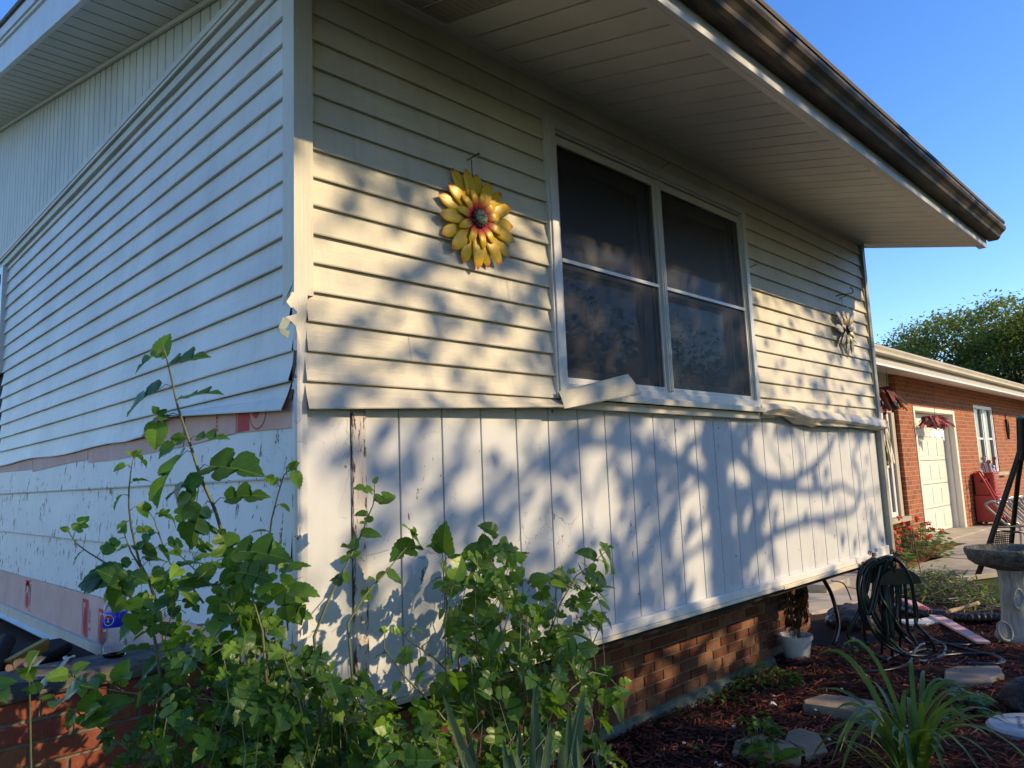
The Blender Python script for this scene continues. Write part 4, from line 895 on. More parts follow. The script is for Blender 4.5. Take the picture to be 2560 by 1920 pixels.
# ---- low weeds
def weed(label,base,h,nl,size,kinds,seed,mat=None,spread=.12,cat='weed',name='weed',young=None,wid=1.0):
    r_=random.Random(seed); t_=plant(name,label,cat,base); lm=LeafMB(); sm=MB(); b=Vector(base)
    for i in range(nl):
        a=r_.uniform(0,6.28); rr=spread*math.sqrt(r_.random()); p=b+Vector((rr*math.cos(a),rr*math.sin(a),h*r_.uniform(.15,1)*(1-.5*rr/spread)))
        d=Vector((math.cos(a),math.sin(a),r_.uniform(-.4,.7))); lm.leaf(p,d,Vector((r_.uniform(-.4,.4),r_.uniform(-.6,.2),1)),r_.uniform(*size),r_.choice(kinds),None,tnt(young if young is None else max(0,r_.gauss(young,.15))),False,wid=wid)
        if i%3==0: sm.tube([b+Vector((rr*.5*math.cos(a),rr*.5*math.sin(a),0)),p],[.0016,.001],4)
    lm.build('foliage',mat or m_leaf,t_); sm.build('stem',m_stem,t_); return t_
g=onz(1885,1700); weed('bright yellow green sedum mound between the brick base and the mulch',(g.x,g.y-.02,GZ),.11,330,(.018,.032),(0,),1,None,.30,'groundcover','sedum',.55)
g=onz(1770,1735); weed('dull green creeping weed patch on the mulch along the brick base',(g.x,g.y-.03,GZ),.05,170,(.014,.03),(0,),2,None,.24,'groundcover','sedum',.2)
g=onz(1660,1795); weed('small olive weed patch lowest along the green foundation ledge',(g.x,g.y-.03,GZ),.04,110,(.012,.026),(0,),3,None,.20,'groundcover','sedum',.1)
g=onz(1900,1905); weed('jagged grey green thistle in front of the broken stepping stone',(g.x,g.y,GZ),.30,54,(.05,.09),(2,),4,None,.09,'thistle','thistle',.05,.7)
g=onz(1935,1925); weed('bright broad leaved weed beside the thistle at the bottom edge',(g.x,g.y,GZ),.16,8,(.10,.16),(0,),5,None,.05,young=.5,wid=.7)
g=onz(1755,1888); weed('tiny round leaved weed alone on the mulch near the bottom edge',(g.x,g.y,GZ),.05,9,(.03,.05),(0,),6,None,.05,young=.1)
g=onz(2395,1745); weed('flat rosette weed lying right of the daylily behind the plaque',(g.x,g.y,GZ),.05,22,(.05,.09),(2,0),7,None,.10,young=.3)
g=onz(2455,1755); weed('pale leafed seedling close to the black dog statue',(g.x,g.y,GZ),.07,7,(.04,.06),(0,),8,None,.03,young=.6)
g=onz(2130,1670); weed('ragged yellow flowering weed below the hose coil',(g.x,g.y,GZ),.26,26,(.02,.035),(0,),13,None,.06,young=.8)
g=onz(2310,1790); weed('leafy weed half hidden under the daylily leaves',(g.x+.2,g.y-.2,GZ),.09,22,(.06,.1),(1,2),14,None,.13,young=.1)

# ================================================================== LOW BRICK WALL and what stands on it
lw=empty('brick_wall',(-1.2,.68,GZ),'low brick wall with a dark weathered stone cap at the house corner','wall')
mb=MB(); bricks(mb,-2.6,-.035,GZ,13,lambda u,o,z:(u,.575+o*1.4,z),L=.2032,H=.0677,g=.011,d=.09,seed=14); mb.build('brickwork',m_brickA,lw,bevel=.004)
mb=MB(); mb.box((-2.6,.583,GZ),(-.040,.79,-.6185)); mb.build('mortar_joint',m_mortar,lw)
def cap_mat():
    t=NT('dark_capstone'); v=t.co((1,2.4,1)); n=t.noise(4,6,v,.65); n2=t.noise(26,5,t.co((1,3,3)))
    col=t.ramp(n,[(.3,(.028,.03,.036)),(.5,(.06,.062,.068)),(.66,(.19,.16,.12))]); col=t.mix(t.ramp(n2,[(.52,0),(.75,.7)]),col,(.26,.22,.17))
    return t.fin(col,.8,t.bump(t.math('ADD',n2,n),.6,.01),0,.35)
mb=MB(); rows=[]; 
for i in range(41):
    x=-2.6+2.565*i/40; w=.006*math.sin(x*9)+.004*math.sin(x*23); rows.append([(x,.80,-.617),(x,.552+w,-.617),(x,.545+w,-.606),(x,.547+w*1.4,-.578),(x,.558+w,-.566+.002*math.sin(x*17)),(x,.70,-.565+.003*math.sin(x*11)),(x,.802,-.567),(x,.806,-.60),(x,.80,-.617)])
mb.grid(rows); mb.add(rows[-1][:8],[tuple(range(8))]); mb.build('capstone',cap_mat(),lw,smooth='auto')
# bottle
bc=Vector((-.322,.700,-.565)); bo=empty('soda_bottle',bc,'nearly empty clear soda bottle with a blue label and cap on the brick wall','bottle')
prof=[(.030,0),(.036,.003),(.0395,.012),(.0415,.03),(.0395,.048),(.0362,.068),(.0358,.08),(.0372,.097),(.0385,.103),(.0385,.153),(.0375,.160),(.034,.172),(.026,.187),(.017,.198),(.0128,.203),(.0128,.208)]
mb=MB(); mb.lathe(prof,bc,32); mb.build('bottle_body',m_plastic,bo,smooth=True)
mb=MB(); mb.lathe([(.029,.002),(.034,.005),(.0375,.013),(.0385,.016),(.0,.0165)],bc,24); mb.build('cola_dregs',plain('cola',(.035,.008,.006),.1),bo,smooth=True)
mb=MB(); mb.lathe([(.0130,.2085),(.0150,.2090),(.0150,.224),(.0140,.2265),(.0,.227)],bc,28,fn=lambda r,z,a:r*(1+.02*(math.cos(a*28)))); mb.build('bottle_cap',m_blue,bo)
m_lab=plain('label_blue',(.012,.03,.52),.25,0,.05,5,0)
mb=MB(); mb.lathe([(.0388,.1035),(.0390,.104),(.0390,.1525),(.0388,.153)],bc,48); lab=mb.build('label',m_lab,bo,smooth=True)
th0=math.atan2(CAM.y-bc.y,CAM.x-bc.x); sg=1 if (Vector((-math.sin(th0),math.cos(th0),0)).dot(_r)>0) else -1; thE=th0-sg*R(33)
def wrap(V,Fs,mbx,r,zc,su=1,sv=1,mi=0):
    mbx.add([(bc.x+r*math.cos(thE+sg*p[0]*su/.039),bc.y+r*math.sin(thE+sg*p[0]*su/.039),bc.z+zc+p[1]*sv) for p in V],Fs,mi)
mw_,mr_,mn_=plain('label_white',(.75,.75,.75),.3,0,.03),plain('label_red',(.55,.02,.03),.3,0,.03),plain('label_navy',(.008,.02,.16),.3,0,.03)
mb=MB(); wrap(*disc(.0185,0,40),mb,.03925,.130); mb.build('emblem',mw_,lab)
def seg_disc(r,vmin,vmax,wave,n=24):
    V=[];Fs=[]
    for k in range(n+1):
        u=-r+2*r*k/n; h=math.sqrt(max(0,r*r-u*u)); a=max(-h,min(h,vmin+wave*math.sin(u/r*2.6))) if vmin>-1 else -h; b=max(-h,min(h,vmax+wave*math.sin(u/r*2.6))) if vmax<1 else h
        V+=[(u,a,0),(u,b,0)]
    for k in range(n): Fs.append((2*k,2*k+2,2*k+3,2*k+1))
    return V,Fs
mb=MB(); wrap(*seg_disc(.0168,.0062,2,.0012),mb,.0395,.130); mb.build('emblem_top',mr_,lab)
mb=MB(); wrap(*seg_disc(.0168,-2,-.0062,-.0012),mb,.0395,.130); mb.build('emblem_base',mn_,lab)
mb=MB(); V,Fs=text_mesh('PEPSI',.0088,.0001); wrap(V,Fs,mb,.0396,.130,1.05,1.0); mb.build('lettering',plain('label_black',(.01,.01,.02),.4),lab)
# wrench
w0=onz(628,1664,-.5625); w1=onz(664,1640,-.5625)
a=Vector((-.50,.640,-.561)); b=Vector((-.437,.792,-.561)); ax=(b-a).normalized(); sd=Vector((-ax.y,ax.x,0))
mb=MB()
def wp(l): return [b+ax*u+sd*v for u,v in l]
mb.prism(wp([(-.165,-.007),(-.03,-.007),(-.018,-.017),(.004,-.019),(.016,-.012),(.012,-.006),(-.004,-.0065),(-.010,0),(-.004,.0065),(.014,.008),(.018,.014),(.004,.020),(-.018,.017),(-.03,.007),(-.165,.007)]),(0,0,.007)); o=mb.build('wrench',m_steel,bevel=.0015); tag(o,'open ended steel wrench lying across the brick wall cap','wrench')
# dry curled leaf
lm=LeafMB(); p=Vector((-.60,.70,-.555)); 
for q_ in range(3): lm.leaf(p+Vector((q_*.02-.03,rl.uniform(-.02,.02),q_*.006)),(1,rl.uniform(-.6,.6),.15-.1*q_),(rl.uniform(-.6,.6),-.5,1),.055,2,1,(.5,.2,0),True,-.5,.5)
o=lm.build('dry_leaf',plain('dry_brown_leaf',(.17,.11,.075),.8,0,.3,30)); tag(o,'curled dry brown leaf lying on the left end of the wall cap','leaf')
m_sooty=plain('dusty_black_plastic',(.011,.011,.012),.8,0,.3,10,.1,60,.15)
# junk in the hollow behind the wall
mb=MB(); mb.box((-1.3,1.08,-.859),(-.16,2.1,-.715)); mb.box((-1.32,1.06,-.714),(-.14,2.12,-.705)); o=mb.build('storage_tote',m_sooty,bevel=.01); tag(o,'black lidded plastic tote in the dark hollow behind the brick wall','tote')
def bar(a,b,w,h): 
    a=Vector(a);b=Vector(b);d=(b-a).normalized(); s=Vector((-d.y,d.x,0)).normalized()*w; u=Vector((0,0,h)); return [a-s,a+s,a+s+u,a-s+u],b-a
lv=empty('spirit_level',(-.484,1.437,-.704),'yellow spirit level with a red end cap in the hollow','level'); P_,v_=bar((-.50,1.437,-.704),(-.27,1.83,-.704),.014,.055)
mb=MB(); mb.prism(P_,v_); mb.build('level_body',m_yel,lv,bevel=.003)
P_,v_=bar((-.505,1.428,-.7045),(-.5,1.4365,-.7045),0.0155,.05); mb=MB(); mb.prism(P_,v_); mb.build('end_cap',m_redp,lv)
mb=MB(); a_=Vector((-.60,1.22,-.66)); b_=Vector((-.40,1.95,-.655)); mb.tube([a_,b_],.036,20,cap=False); mb.tube([a_,b_],.032,20,cap=False); o=mb.build('drain_tube',m_sooty,smooth=True); tag(o,'wide black tube with an open end at the left edge','pipe')
mb=MB(); mb.tube([(-.50,1.28,-.682),(-.22,1.68,-.680)],.022,14); o=mb.build('pipe',m_sooty,smooth='auto'); tag(o,'thin black pipe lying in front of the yellow level','pipe')

# ================================================================== METAL FLOWERS on the siding
def petal_mat(name,c0,c1,c2):
    t=NT(name); vc=t.new('ShaderNodeVertexColor'); vc.layer_name='tint'; sp=t.new('ShaderNodeSeparateColor'); t.link(vc.outputs[0],sp.inputs[0])
    n=t.noise(40,4,t.co()); f=t.math('ADD',sp.outputs[0],t.math('MULTIPLY',t.math('SUBTRACT',n,.5),.22))
    col=t.ramp(f,[(.0,c0),(.16,c0),(.46,c1),(.80,c1),(.95,c2)]); return t.fin(col,.34,None,0,.35)
m_petY=petal_mat('yellow_enamel_petal',(.45,.05,.07),(.78,.48,.016),(.55,.05,.02)); m_petW=petal_mat('white_enamel_petal',(.30,.24,.16),(.58,.55,.45),(.50,.20,.14))
def metal_flower(c,r,label,pm,cm,specs,seed,tilt):
    r_=random.Random(seed); ob=empty('metal_flower',c,label,'wall ornament'); c=Vector(c)
    for (n,rad,w,lift,off) in specs:
        for k in range(n):
            a=2*math.pi*k/n+off+r_.uniform(-.05,.05); rr=rad*r_.uniform(.9,1.05); mb=MB(); vs=[];cols=[]
            for i in range(9):
                t=i/8; ww=w*.86*min(1,.28+(t/.55)**.8*.72)*math.sqrt(max(0,1-t**4.5))+.0012
                for j in range(-3,4):
                    s=j/3; rr_=.012+rr*t; rid=.0026*math.cos(s*3*math.pi)*math.sin(t*3.14)
                    u=rr_; v=ww*s; out=lift*(math.sin(t*1.9)*.9)+.0025*(1-s*s)*math.sin(t*3.1)+rid - .012*t*t
                    vs.append(c+Vector((u*math.cos(a)-v*math.sin(a), -out, u*math.sin(a)+v*math.cos(a)))); mb.col.append((t-(.20 if rad<.14 else .06),0,0))
            mb.v=[tuple(p) for p in vs]
            for i in range(8):
                for j in range(6): q_=i*7+j; mb.f.append((q_,q_+1,q_+8,q_+7)); mb.m.append(0)
            mb.build('petal',pm,ob,smooth=True)
    mtx=Matrix.Rotation(R(90),4,'X')
    mb=MB(); mb.lathe([(.034,0),(.034,.006),(.028,.012),(.0,.012)],(0,0,0),20,0,Matrix.Translation(c+Vector((0,-.026,0)))@mtx); 
    for k in range(14): a=k/14*6.283; mb.ball(c+Vector((.034*math.cos(a),-.033,.034*math.sin(a))),(.009,.005,.009),6,4)
    mb.build('dark_collar',plain('maroon',(.035,.008,.014),.4),ob)
    mb=MB(); mb.lathe([(.030,0),(.030,.006),(.024,.013),(.009,.015),(.005,.010),(.0,.010)],(0,0,0),20,0,Matrix.Translation(c+Vector((0,-.036,0)))@mtx); mb.build('flower_centre',cm,ob,smooth=True)
    mb=MB(); mb.tube([c+Vector((-.02,-.016,.0)),c+Vector((-.026,-.018,.25))],.0018,6); mb.build('wire_hanger',m_black,ob)
    mb=MB(); mb.tube([c+Vector((-.040,-.004,.246)),c+Vector((-.012,-.048,.268))],.0026,8); mb.ball(c+Vector((-.012,-.048,.268)),.005,8,5); o=mb.build('nail',m_black,house)
    return ob
t=NT('speckled_green'); m_ctr=t.fin(t.ramp(t.noise(230,2,t.co()),[(.42,(.05,.06,.03)),(.56,(.40,.42,.28))]),.5)
metal_flower((.795,-.022,1.065),.21,'yellow and orange metal flower hanging left of the window',m_petY,m_ctr,[(9,.210,.036,.020,.1),(9,.200,.036,.034,.45),(11,.115,.022,.048,.2)],3,0)
metal_flower((4.690,-.024,1.045),.21,'off white metal flower hanging right of the window',m_petW,m_black,[(9,.205,.029,.03,.3),(10,.195,.028,.048,.1),(9,.120,.019,.058,.2)],4,0)
p0=Vector((4.664,-.045,1.325)); mb=MB(); mb.tube([p0+Vector((-.04,0.03,-.012)),p0,p0+Vector((.05,-.05,.004)),p0+Vector((.075,-.06,.015)),p0+Vector((.085,-.06,.035)),p0+Vector((.07,-.055,.052)),p0+Vector((.045,-.05,.05))],.004,8); mb.build('hook',m_black,house,smooth=True)

# ================================================================== GARDEN: hose, pot, stones, bird bath, debris
def hc(a,b,d=5.45): return dep(2100+a/4.609,1320+b/4.609,d)
def gc(a,b,h=.014): return onz(2100+a/4.609,1320+b/4.609,GZ+h)
def smooth_path(P,n=6):
    P=[Vector(p) for p in P]; out=[]
    for i in range(len(P)-1):
        p0=P[max(i-1,0)];p1=P[i];p2=P[i+1];p3=P[min(i+2,len(P)-1)]
        for k in range(n):
            t=k/n; out.append(.5*((2*p1)+(-p0+p2)*t+(2*p0-5*p1+4*p2-p3)*t*t+(-p0+3*p1-3*p2+p3)*t**3))
    out.append(P[-1]); return out
hold=empty('hose_holder',hc(620,1480),'black scrolled garden hose holder standing at the house corner','hose holder')
mb=MB(); mb.tube([hc(600,1480,5.5),hc(605,500,5.5)],.012,8); mb.tube([hc(480,1450,5.5),hc(500,560,5.5)],.009,8); mb.tube([hc(690,1400,5.5),hc(700,560,5.5)],.009,8); mb.build('stake',m_black,hold)
mb=MB(); dm=hc(615,520,5.5); rt=Vector((_r.x,_r.y,0)).normalized(); dp_=Vector((_f.x,_f.y,0)).normalized(); vs=[]
rows=[]
for i in range(13):
    a=math.pi*i/12; o=rt*(-.155*math.cos(a))+Vector((0,0,.115*math.sin(a)-.07)); rows.append([dm+o-dp_*.09,dm+o*1.03-dp_*.03,dm+o*1.03+dp_*.07,dm+o+dp_*.10])
mb.grid(rows); mb.add([r_[0] for r_ in rows],[tuple(range(13))]); mb.build('hose_rest',m_black,hold)
def spiral(c,r,turn,d,fl=1):
    P=[]
    for i in range(22):
        t=i/21; a=t*turn; rr=r*(1-.8*t); P.append(c+rt*(fl*rr*math.cos(a))+Vector((0,0,rr*math.sin(a))))
    return P
mb=MB(); 
for (a,b,rr,fl) in ((345,290,.018,1),(400,310,.015,-1),(265,410,.014,1),(605,280,.020,1),(660,310,.016,-1),(735,505,.016,1)):
    c_=hc(a,b,5.42); S=spiral(c_,rr,8.5,0,fl); mb.tube([hc(a*.6+250,470,5.46),hc(a*.85+75,(b+470)/2,5.44)]+S,.0035,5)
mb.build('scroll',m_black,hold,smooth=True)
hose=empty('garden_hose',hc(600,1500),'dark green garden hose looped over its holder and snaking across the mulch','hose')
mb=MB(); rh=random.Random(8)
def hs(P,r=.0122): mb.tube(smooth_path(P),r,8)
HL=[[(400,360),(290,450),(220,600),(225,800),(290,1020),(410,1230),(560,1370),(760,1465)],[(430,370),(320,470),(260,640),(270,860),(330,980),(420,640),(470,430)],
 [(480,380),(350,480),(300,700),(330,900),(460,1150),(620,1340),(740,1450)],[(420,350),(360,500),(300,760),(200,1000),(120,1220),(200,1300),(300,1330)],
 [(460,380),(400,540),(370,800),(290,1000),(280,1200),(330,1400),(470,1500),(540,1520)],[(500,390),(450,560),(440,800),(500,1050),(560,1250),(640,1380)],
 [(540,370),(480,520),(470,760),(540,900),(640,1080),(760,1240)],[(560,360),(500,560),(520,860),(545,1150),(540,1330)],[(590,355),(530,540),(560,760),(590,1000),(610,1250)],
 [(440,360),(560,330),(680,380),(770,490),(830,650),(850,850),(870,1020),(880,1100),(990,1220),(1060,1320),(1085,1390),(1020,1460),(880,1475),(740,1450)],
 [(470,385),(600,345),(700,400),(740,600),(760,800),(770,1020),(790,1180),(860,1290),(890,1360)],[(500,400),(640,370),(760,470),(815,640),(850,800),(890,960),(870,1120),(840,1180)],
 [(520,420),(600,400),(660,600),(690,800),(660,1000),(640,1140),(720,1240),(820,1330)],[(430,400),(330,560),(250,760),(235,900)],[(610,420),(640,620),(660,860),(650,1050)],[(560,430),(590,700),(600,950),(570,1200)]]
HL+= [[(a+rh.uniform(-35,35),b+rh.uniform(-25,25)) for a,b in rh.choice(HL[:9])] for _ in range(9)]
for i,l in enumerate(HL):
    d=5.40+.012*(i%7)+.03*rh.random(); hs([hc(a,b,d+(.02*math.sin(j*1.3))) for j,(a,b) in enumerate(l)])
for l in ([(60,1655),(280,1650),(520,1640),(740,1590),(830,1510),(870,1410),(940,1345),(1060,1322),(1250,1345),(1500,1410),(1750,1460),(1870,1510),(1885,1550),(1790,1568),(1560,1570),(1500,1572)],
          [(1570,1335),(1380,1350),(1200,1330),(1000,1250),(900,1215)],[(530,1530),(640,1470),(860,1425),(1000,1400),(1100,1420),(1300,1430)],[(860,1560),(1050,1530),(1180,1470),(1215,1390),(1180,1340),(1050,1330),(900,1320)],[(1830,1560),(1860,1510),(1700,1455),(1450,1450),(1250,1462),(1100,1480)],[(1480,1572),(1250,1580),(1000,1560),(860,1530)]):
    hs([gc(a,b,.014+.012*math.sin(j*2.1)**2) for j,(a,b) in enumerate(l)])
mb.build('hose_coil',m_hose,hose,smooth=True)
mb=MB(); mb.tube([gc(1480,1572,.016),gc(1512,1571,.016)],.0145,12); mb.build('coupling',m_blue,hose)
mb=MB(); mb.tube(smooth_path([ony(2055,1442,.3),ony(2080,1490,.3),ony(2096,1560,.25),ony(2085,1610,.2)]),.016,8); o=mb.build('cable',m_blackp,smooth=True); tag(o,'thick black cable hanging below the house trim beside the pot','cable')
mb=MB(); mb.tube(smooth_path([ony(2078,1452,.5),ony(2110,1460,.5),ony(2128,1500,.5)]),.006,6); o=mb.build('cable',m_blackp,smooth=True); tag(o,'thin black wire looping out behind the hose coil','cable')
mb=MB(); mb.ball((5.95,.62,GZ+.08),(.25,.2,.12),44,24); 
for i,v in enumerate(mb.v): 
    k=1+.16*abs(math.sin(v[0]*19+v[2]*27+math.sin(v[1]*31)))-.14*abs(math.sin(v[1]*41+v[0]*17+v[2]*13))+.07*abs(math.sin(v[2]*83+v[0]*57)); mb.v[i]=(5.95+(v[0]-5.95)*k,.62+(v[1]-.62)*k,GZ+.12+(v[2]-GZ-.12)*k)
o=mb.build('plastic_bag',plain('dark_bag',(.035,.034,.045),.35),smooth=True); tag(o,'crumpled dark plastic bag on the ground behind the hose','bag')
# pot with dead plant
pb_=Vector((4.582,.533,GZ)); pot=empty('flower_pot',pb_,'white plastic pot holding a dead brown plant against the brick base','plant pot')
mb=MB(); mb.lathe([(.088,0),(.092,.005),(.118,.15),(.130,.152),(.131,.182),(.122,.182),(.115,.150),(.0,.150)],pb_,28); mb.build('pot',m_whitep,pot,smooth='auto')
lm=LeafMB(); sm=MB(); rp=random.Random(6)
for i in range(15):
    a=rp.uniform(0,6.28); h=rp.uniform(.22,.52); P=smooth_path([pb_+Vector((.04*math.cos(a),.04*math.sin(a),.15)),pb_+Vector((.06*math.cos(a),.05*math.sin(a),.15+h*.7)),pb_+Vector((.12*math.cos(a),.08*math.sin(a),.15+h)),pb_+Vector((.17*math.cos(a),.10*math.sin(a),.10+h*.8))],4)
    sm.tube(P,.0028,5)
    for q_ in range(16):
        p=rp.choice(P[2:]); lm.leaf(p,(rp.uniform(-.6,.6),rp.uniform(-.6,.6),-1),(rp.uniform(-1,1),-1,.3),rp.uniform(.05,.09),0,None,(rp.random(),0,0),False,.4,.5,.5)
m_dead=leaf_mat('dead_leaf',(.045,.025,.013),(.10,.055,.025),(.20,.12,.05),.8,.2)
lm.build('withered_leaves',m_dead,pot); sm.build('dead_stem',m_twig,pot)
# stepping stones
def stone(poly,h,label,seed):
    r_=random.Random(seed); P=[onz(*p,GZ+h) for p in poly]; mb=MB(); c=sum(P,Vector())/len(P); out=[]
    for i,p in enumerate(P):
        q_=P[(i+1)%len(P)]
        for k in range(4): x=p.lerp(q_,k/4); out.append(x+(c-x)*r_.uniform(-.01,.03))
    n=len(out); top=[p+(c-p)*.05+Vector((0,0,.0)) for p in out]; mid=[p-Vector((0,0,.010)) for p in out]; bot=[p-Vector((0,0,h+.03)) for p in out]
    mb.add(top+mid+bot,[tuple(range(n))]+[(i,i+n,(i+1)%n+n,(i+1)%n) for i in range(n)]+[(i+n,i+2*n,(i+1)%n+2*n,(i+1)%n+n) for i in range(n)])
    if mb.f: 
        v=[Vector(mb.v[i]) for i in mb.f[0][:3]]
    o=mb.build('stepping_stone',m_stone); tag(o,label,'stepping stone','stepping stones in the mulch bed'); return o
s4=lambda a,b:(1960+a/2.592,1280+b/2.592); s3=lambda a,b:(1280+a/2.5925,1280+b/2.5925)
stone([s4(1030,1080),s4(1040,1015),s4(1120,996),s4(1395,992),s4(1425,1045),s4(1340,1075),s4(1345,1095),s4(1120,1095)],.045,'stepping stone with a chipped corner nearest the hose',1)
stone([s4(112,1240),s4(130,1210),s4(255,1175),s4(430,1195),s4(600,1222),s4(645,1290),s4(600,1315),s4(340,1270)],.055,'long stepping stone half covered by daylily leaves',2)
stone([s3(1425,1540),s3(1440,1475),s3(1600,1440),s3(1790,1480),s3(1880,1540),s3(1870,1590),s3(1600,1570)],.05,'broken front half of the stepping stone beside the thistle',3)
stone([s3(1765,1475),s3(1790,1415),s3(1865,1395),s3(1990,1432),s3(2050,1540),s3(1900,1570),s3(1890,1530)],.05,'broken back half of the stepping stone beside the thistle',4)
# bird bath
bb=Vector((6.20,-.640,GZ)); bath=empty('bird_bath',bb,'grey concrete bird bath with a tree trunk shaped pedestal','bird bath')
mb=MB(); mb.lathe([(.165,-.03),(.17,.03),(.145,.07),(.118,.14),(.108,.25),(.102,.38),(.10,.48),(.108,.56),(.14,.60)],bb,48,fn=lambda r,z,a:r*(1+.035*math.sin(a*9+z*4)+.03*math.sin(a*5-z*9)+.02*math.sin(a*17)))
ped=mb.build('pedestal',m_pedest,bath,smooth=True)
def knot(px,py,rx,rz,tilt):
    c=dep(px,py,(bb-CAM).dot(_f)-.115); d=(CAM-c).normalized(); u=rt; mb=MB(); P=[]
    for i in range(25):
        a=i/24*6.283; P.append(c+u*(rx*math.cos(a))+Vector((0,0,rz*math.sin(a)))+u*(tilt*math.sin(a)*rx))
    mb.tube(P,.011,8); mb.add([c+d*.006]+P,[(0,i+1,i+2) for i in range(24)]); mb.build('knot',m_pedest,ped,smooth=True)
knot(2545,1497,.040,.075,.25); knot(2512,1578,.055,.075,-.25)
mb=MB(); mb.lathe([(.12,.57),(.19,.59),(.26,.615),(.305,.65),(.315,.685),(.328,.70),(.332,.735),(.322,.75),(.30,.75),(.285,.72),(.22,.69),(.12,.675),(.0,.672)],bb,64,fn=lambda r,z,a:r*(1+(.022*math.sin(a*13)+.012*math.sin(a*29+z*40))*(r>.2))); mb.build('basin',m_birdb,bath,smooth=True)
# ground debris
mb=MB(); P=[gc(690,825,.055),gc(1575,1332,.03),gc(1738,1338,.03),gc(890,868,.055)]; mb.prism(P,(0,0,.018)); o=mb.build('foam_strip',plain('pale_pink_foam',(.66,.42,.40),.7,0,.12,5,.2,80)); tag(o,'long pink foam strip lying on the ground before the bird bath','foam strip')
mb=MB()
for (a,b,c_,d) in ((930,905,1010,945),(960,900,1050,935),(985,915,1030,925)):
    q0=gc(a,b,.074);q1=gc(c_,d,.0735); s=Vector((.02,.05,0)); 
    mb.add([q0,q1,q1+s,q0+s],[(0,1,2,3)])
tz=mb.build('red_print',m_redt,o); 
mb=MB(); mb.prism([gc(675,1078,.02),gc(800,1132,.02),gc(1000,1128,.02),gc(1210,1098,.02),gc(1425,1062,.02),gc(1390,1035,.02),gc(1200,1022,.02),gc(900,1075,.02)],(0,0,.022)); o=mb.build('plank',m_whitep,bevel=.003); tag(o,'broken white board under the pink foam strip','board')
mb=MB(); P=smooth_path([gc(640,880,.05),gc(900,985,.05),gc(1140,1000,.055),gc(1430,1040,.055),(6.75,-.42,GZ+.055),(6.55,-.75,GZ+.055),(6.4,-1.1,GZ+.05)],26); mb.tube(P,[.050 if (i//2)%2 else .041 for i in range(len(P))],12); o=mb.build('drain_pipe',m_blackp,smooth=True); tag(o,'black corrugated drain pipe lying behind the bird bath','pipe')
bp=empty('brush_pile',(8.3,.42,GZ),'pile of dry cut twigs and leaves beside the path','brush pile'); sm=MB(); lm=LeafMB(); rb=random.Random(31)
for i in range(260):
    u=rb.gauss(0,.42); v=rb.gauss(0,.20); h=max(.02,.30-.5*abs(u)*.5-abs(v)*.6)*rb.random(); c=Vector((8.25+u*1.1+v*.3,.42+u*.62-v*.9,GZ+.02+h)); a=rb.gauss(.6,.9); L=rb.uniform(.08,.32)
    d=Vector((math.cos(a),math.sin(a),rb.uniform(-.25,.3))); sm.tube([c-d*L,c+jit(.02),c+d*L],[.004*rb.uniform(.6,1.6),.004,.0015],5)
    for q_ in range(3): lm.leaf(c+d*rb.uniform(-L,L)+jit(.05),jit(1),(rb.uniform(-.5,.5),rb.uniform(-.7,.3),1),rb.uniform(.05,.10),0,None,(rb.random(),rb.random()*.3,0),False,.3,.4,.35)
sm.build('twigs',m_twig,bp); lm.build('cut_leaves',m_blade,bp)
mb=MB(); P=smooth_path([gc(1240,970,.10),gc(1400,925,.12),gc(1600,862,.16)],4); mb.tube(P,[.022]*3+[.018]*(len(P)-3),7); o=mb.build('broken_branch',plain('peeled_wood',(.46,.33,.19),.8,0,.2,15),smooth=True); tag(o,'pale peeled stick on the front of the twig pile','stick')
mb=MB(); c=Vector((9.0,.80,GZ)); mb.box((8.88,.62,GZ),(9.25,.92,GZ+.10)); o=mb.build('edging_block',plain('grey_block',(.26,.25,.24),.9,0,.2,20,.5,60),bevel=.02); tag(o,'small grey concrete block behind the twig pile','block')
mb=MB(); mb.tube([(9.36,1.02,GZ),(9.45,1.10,GZ+.62)],.007,6); o=mb.build('garden_stake',plain('rusty_rod',(.10,.05,.03),.8)); tag(o,'thin rusty stake leaning beside the red geraniums','stake')
for i,(px,py,s) in enumerate(((1932,1760,.030),(2038,1775,.012),(2071,1849,.020),(1800,1912,.022),(1833,1816,.016),(1710,1858,.016),(2164,1691,.034),(2257,1812,.030),(2157,1800,.020),(2103,1722,.016),(2309,1652,.035),(1935,1740,.010),(1790,1907,.012),(2240,1870,.03))):
    r_=random.Random(i+40); c=onz(px,py,GZ+.03); mb=MB(); poly=[c+Vector((s*math.cos(a)*r_.uniform(.6,1.2),s*.8*math.sin(a)*r_.uniform(.5,1.1),.3*s*math.sin(a*2+i))) for a in (0.2,1.1,2.0,3.0,4.0,5.1)]; mb.prism(poly,(0,0,.004)); o=mb.build('paint_chip',m_whitep); tag(o,'small white paint chip fallen on the mulch','paint chip','white paint chips scattered over the mulch')
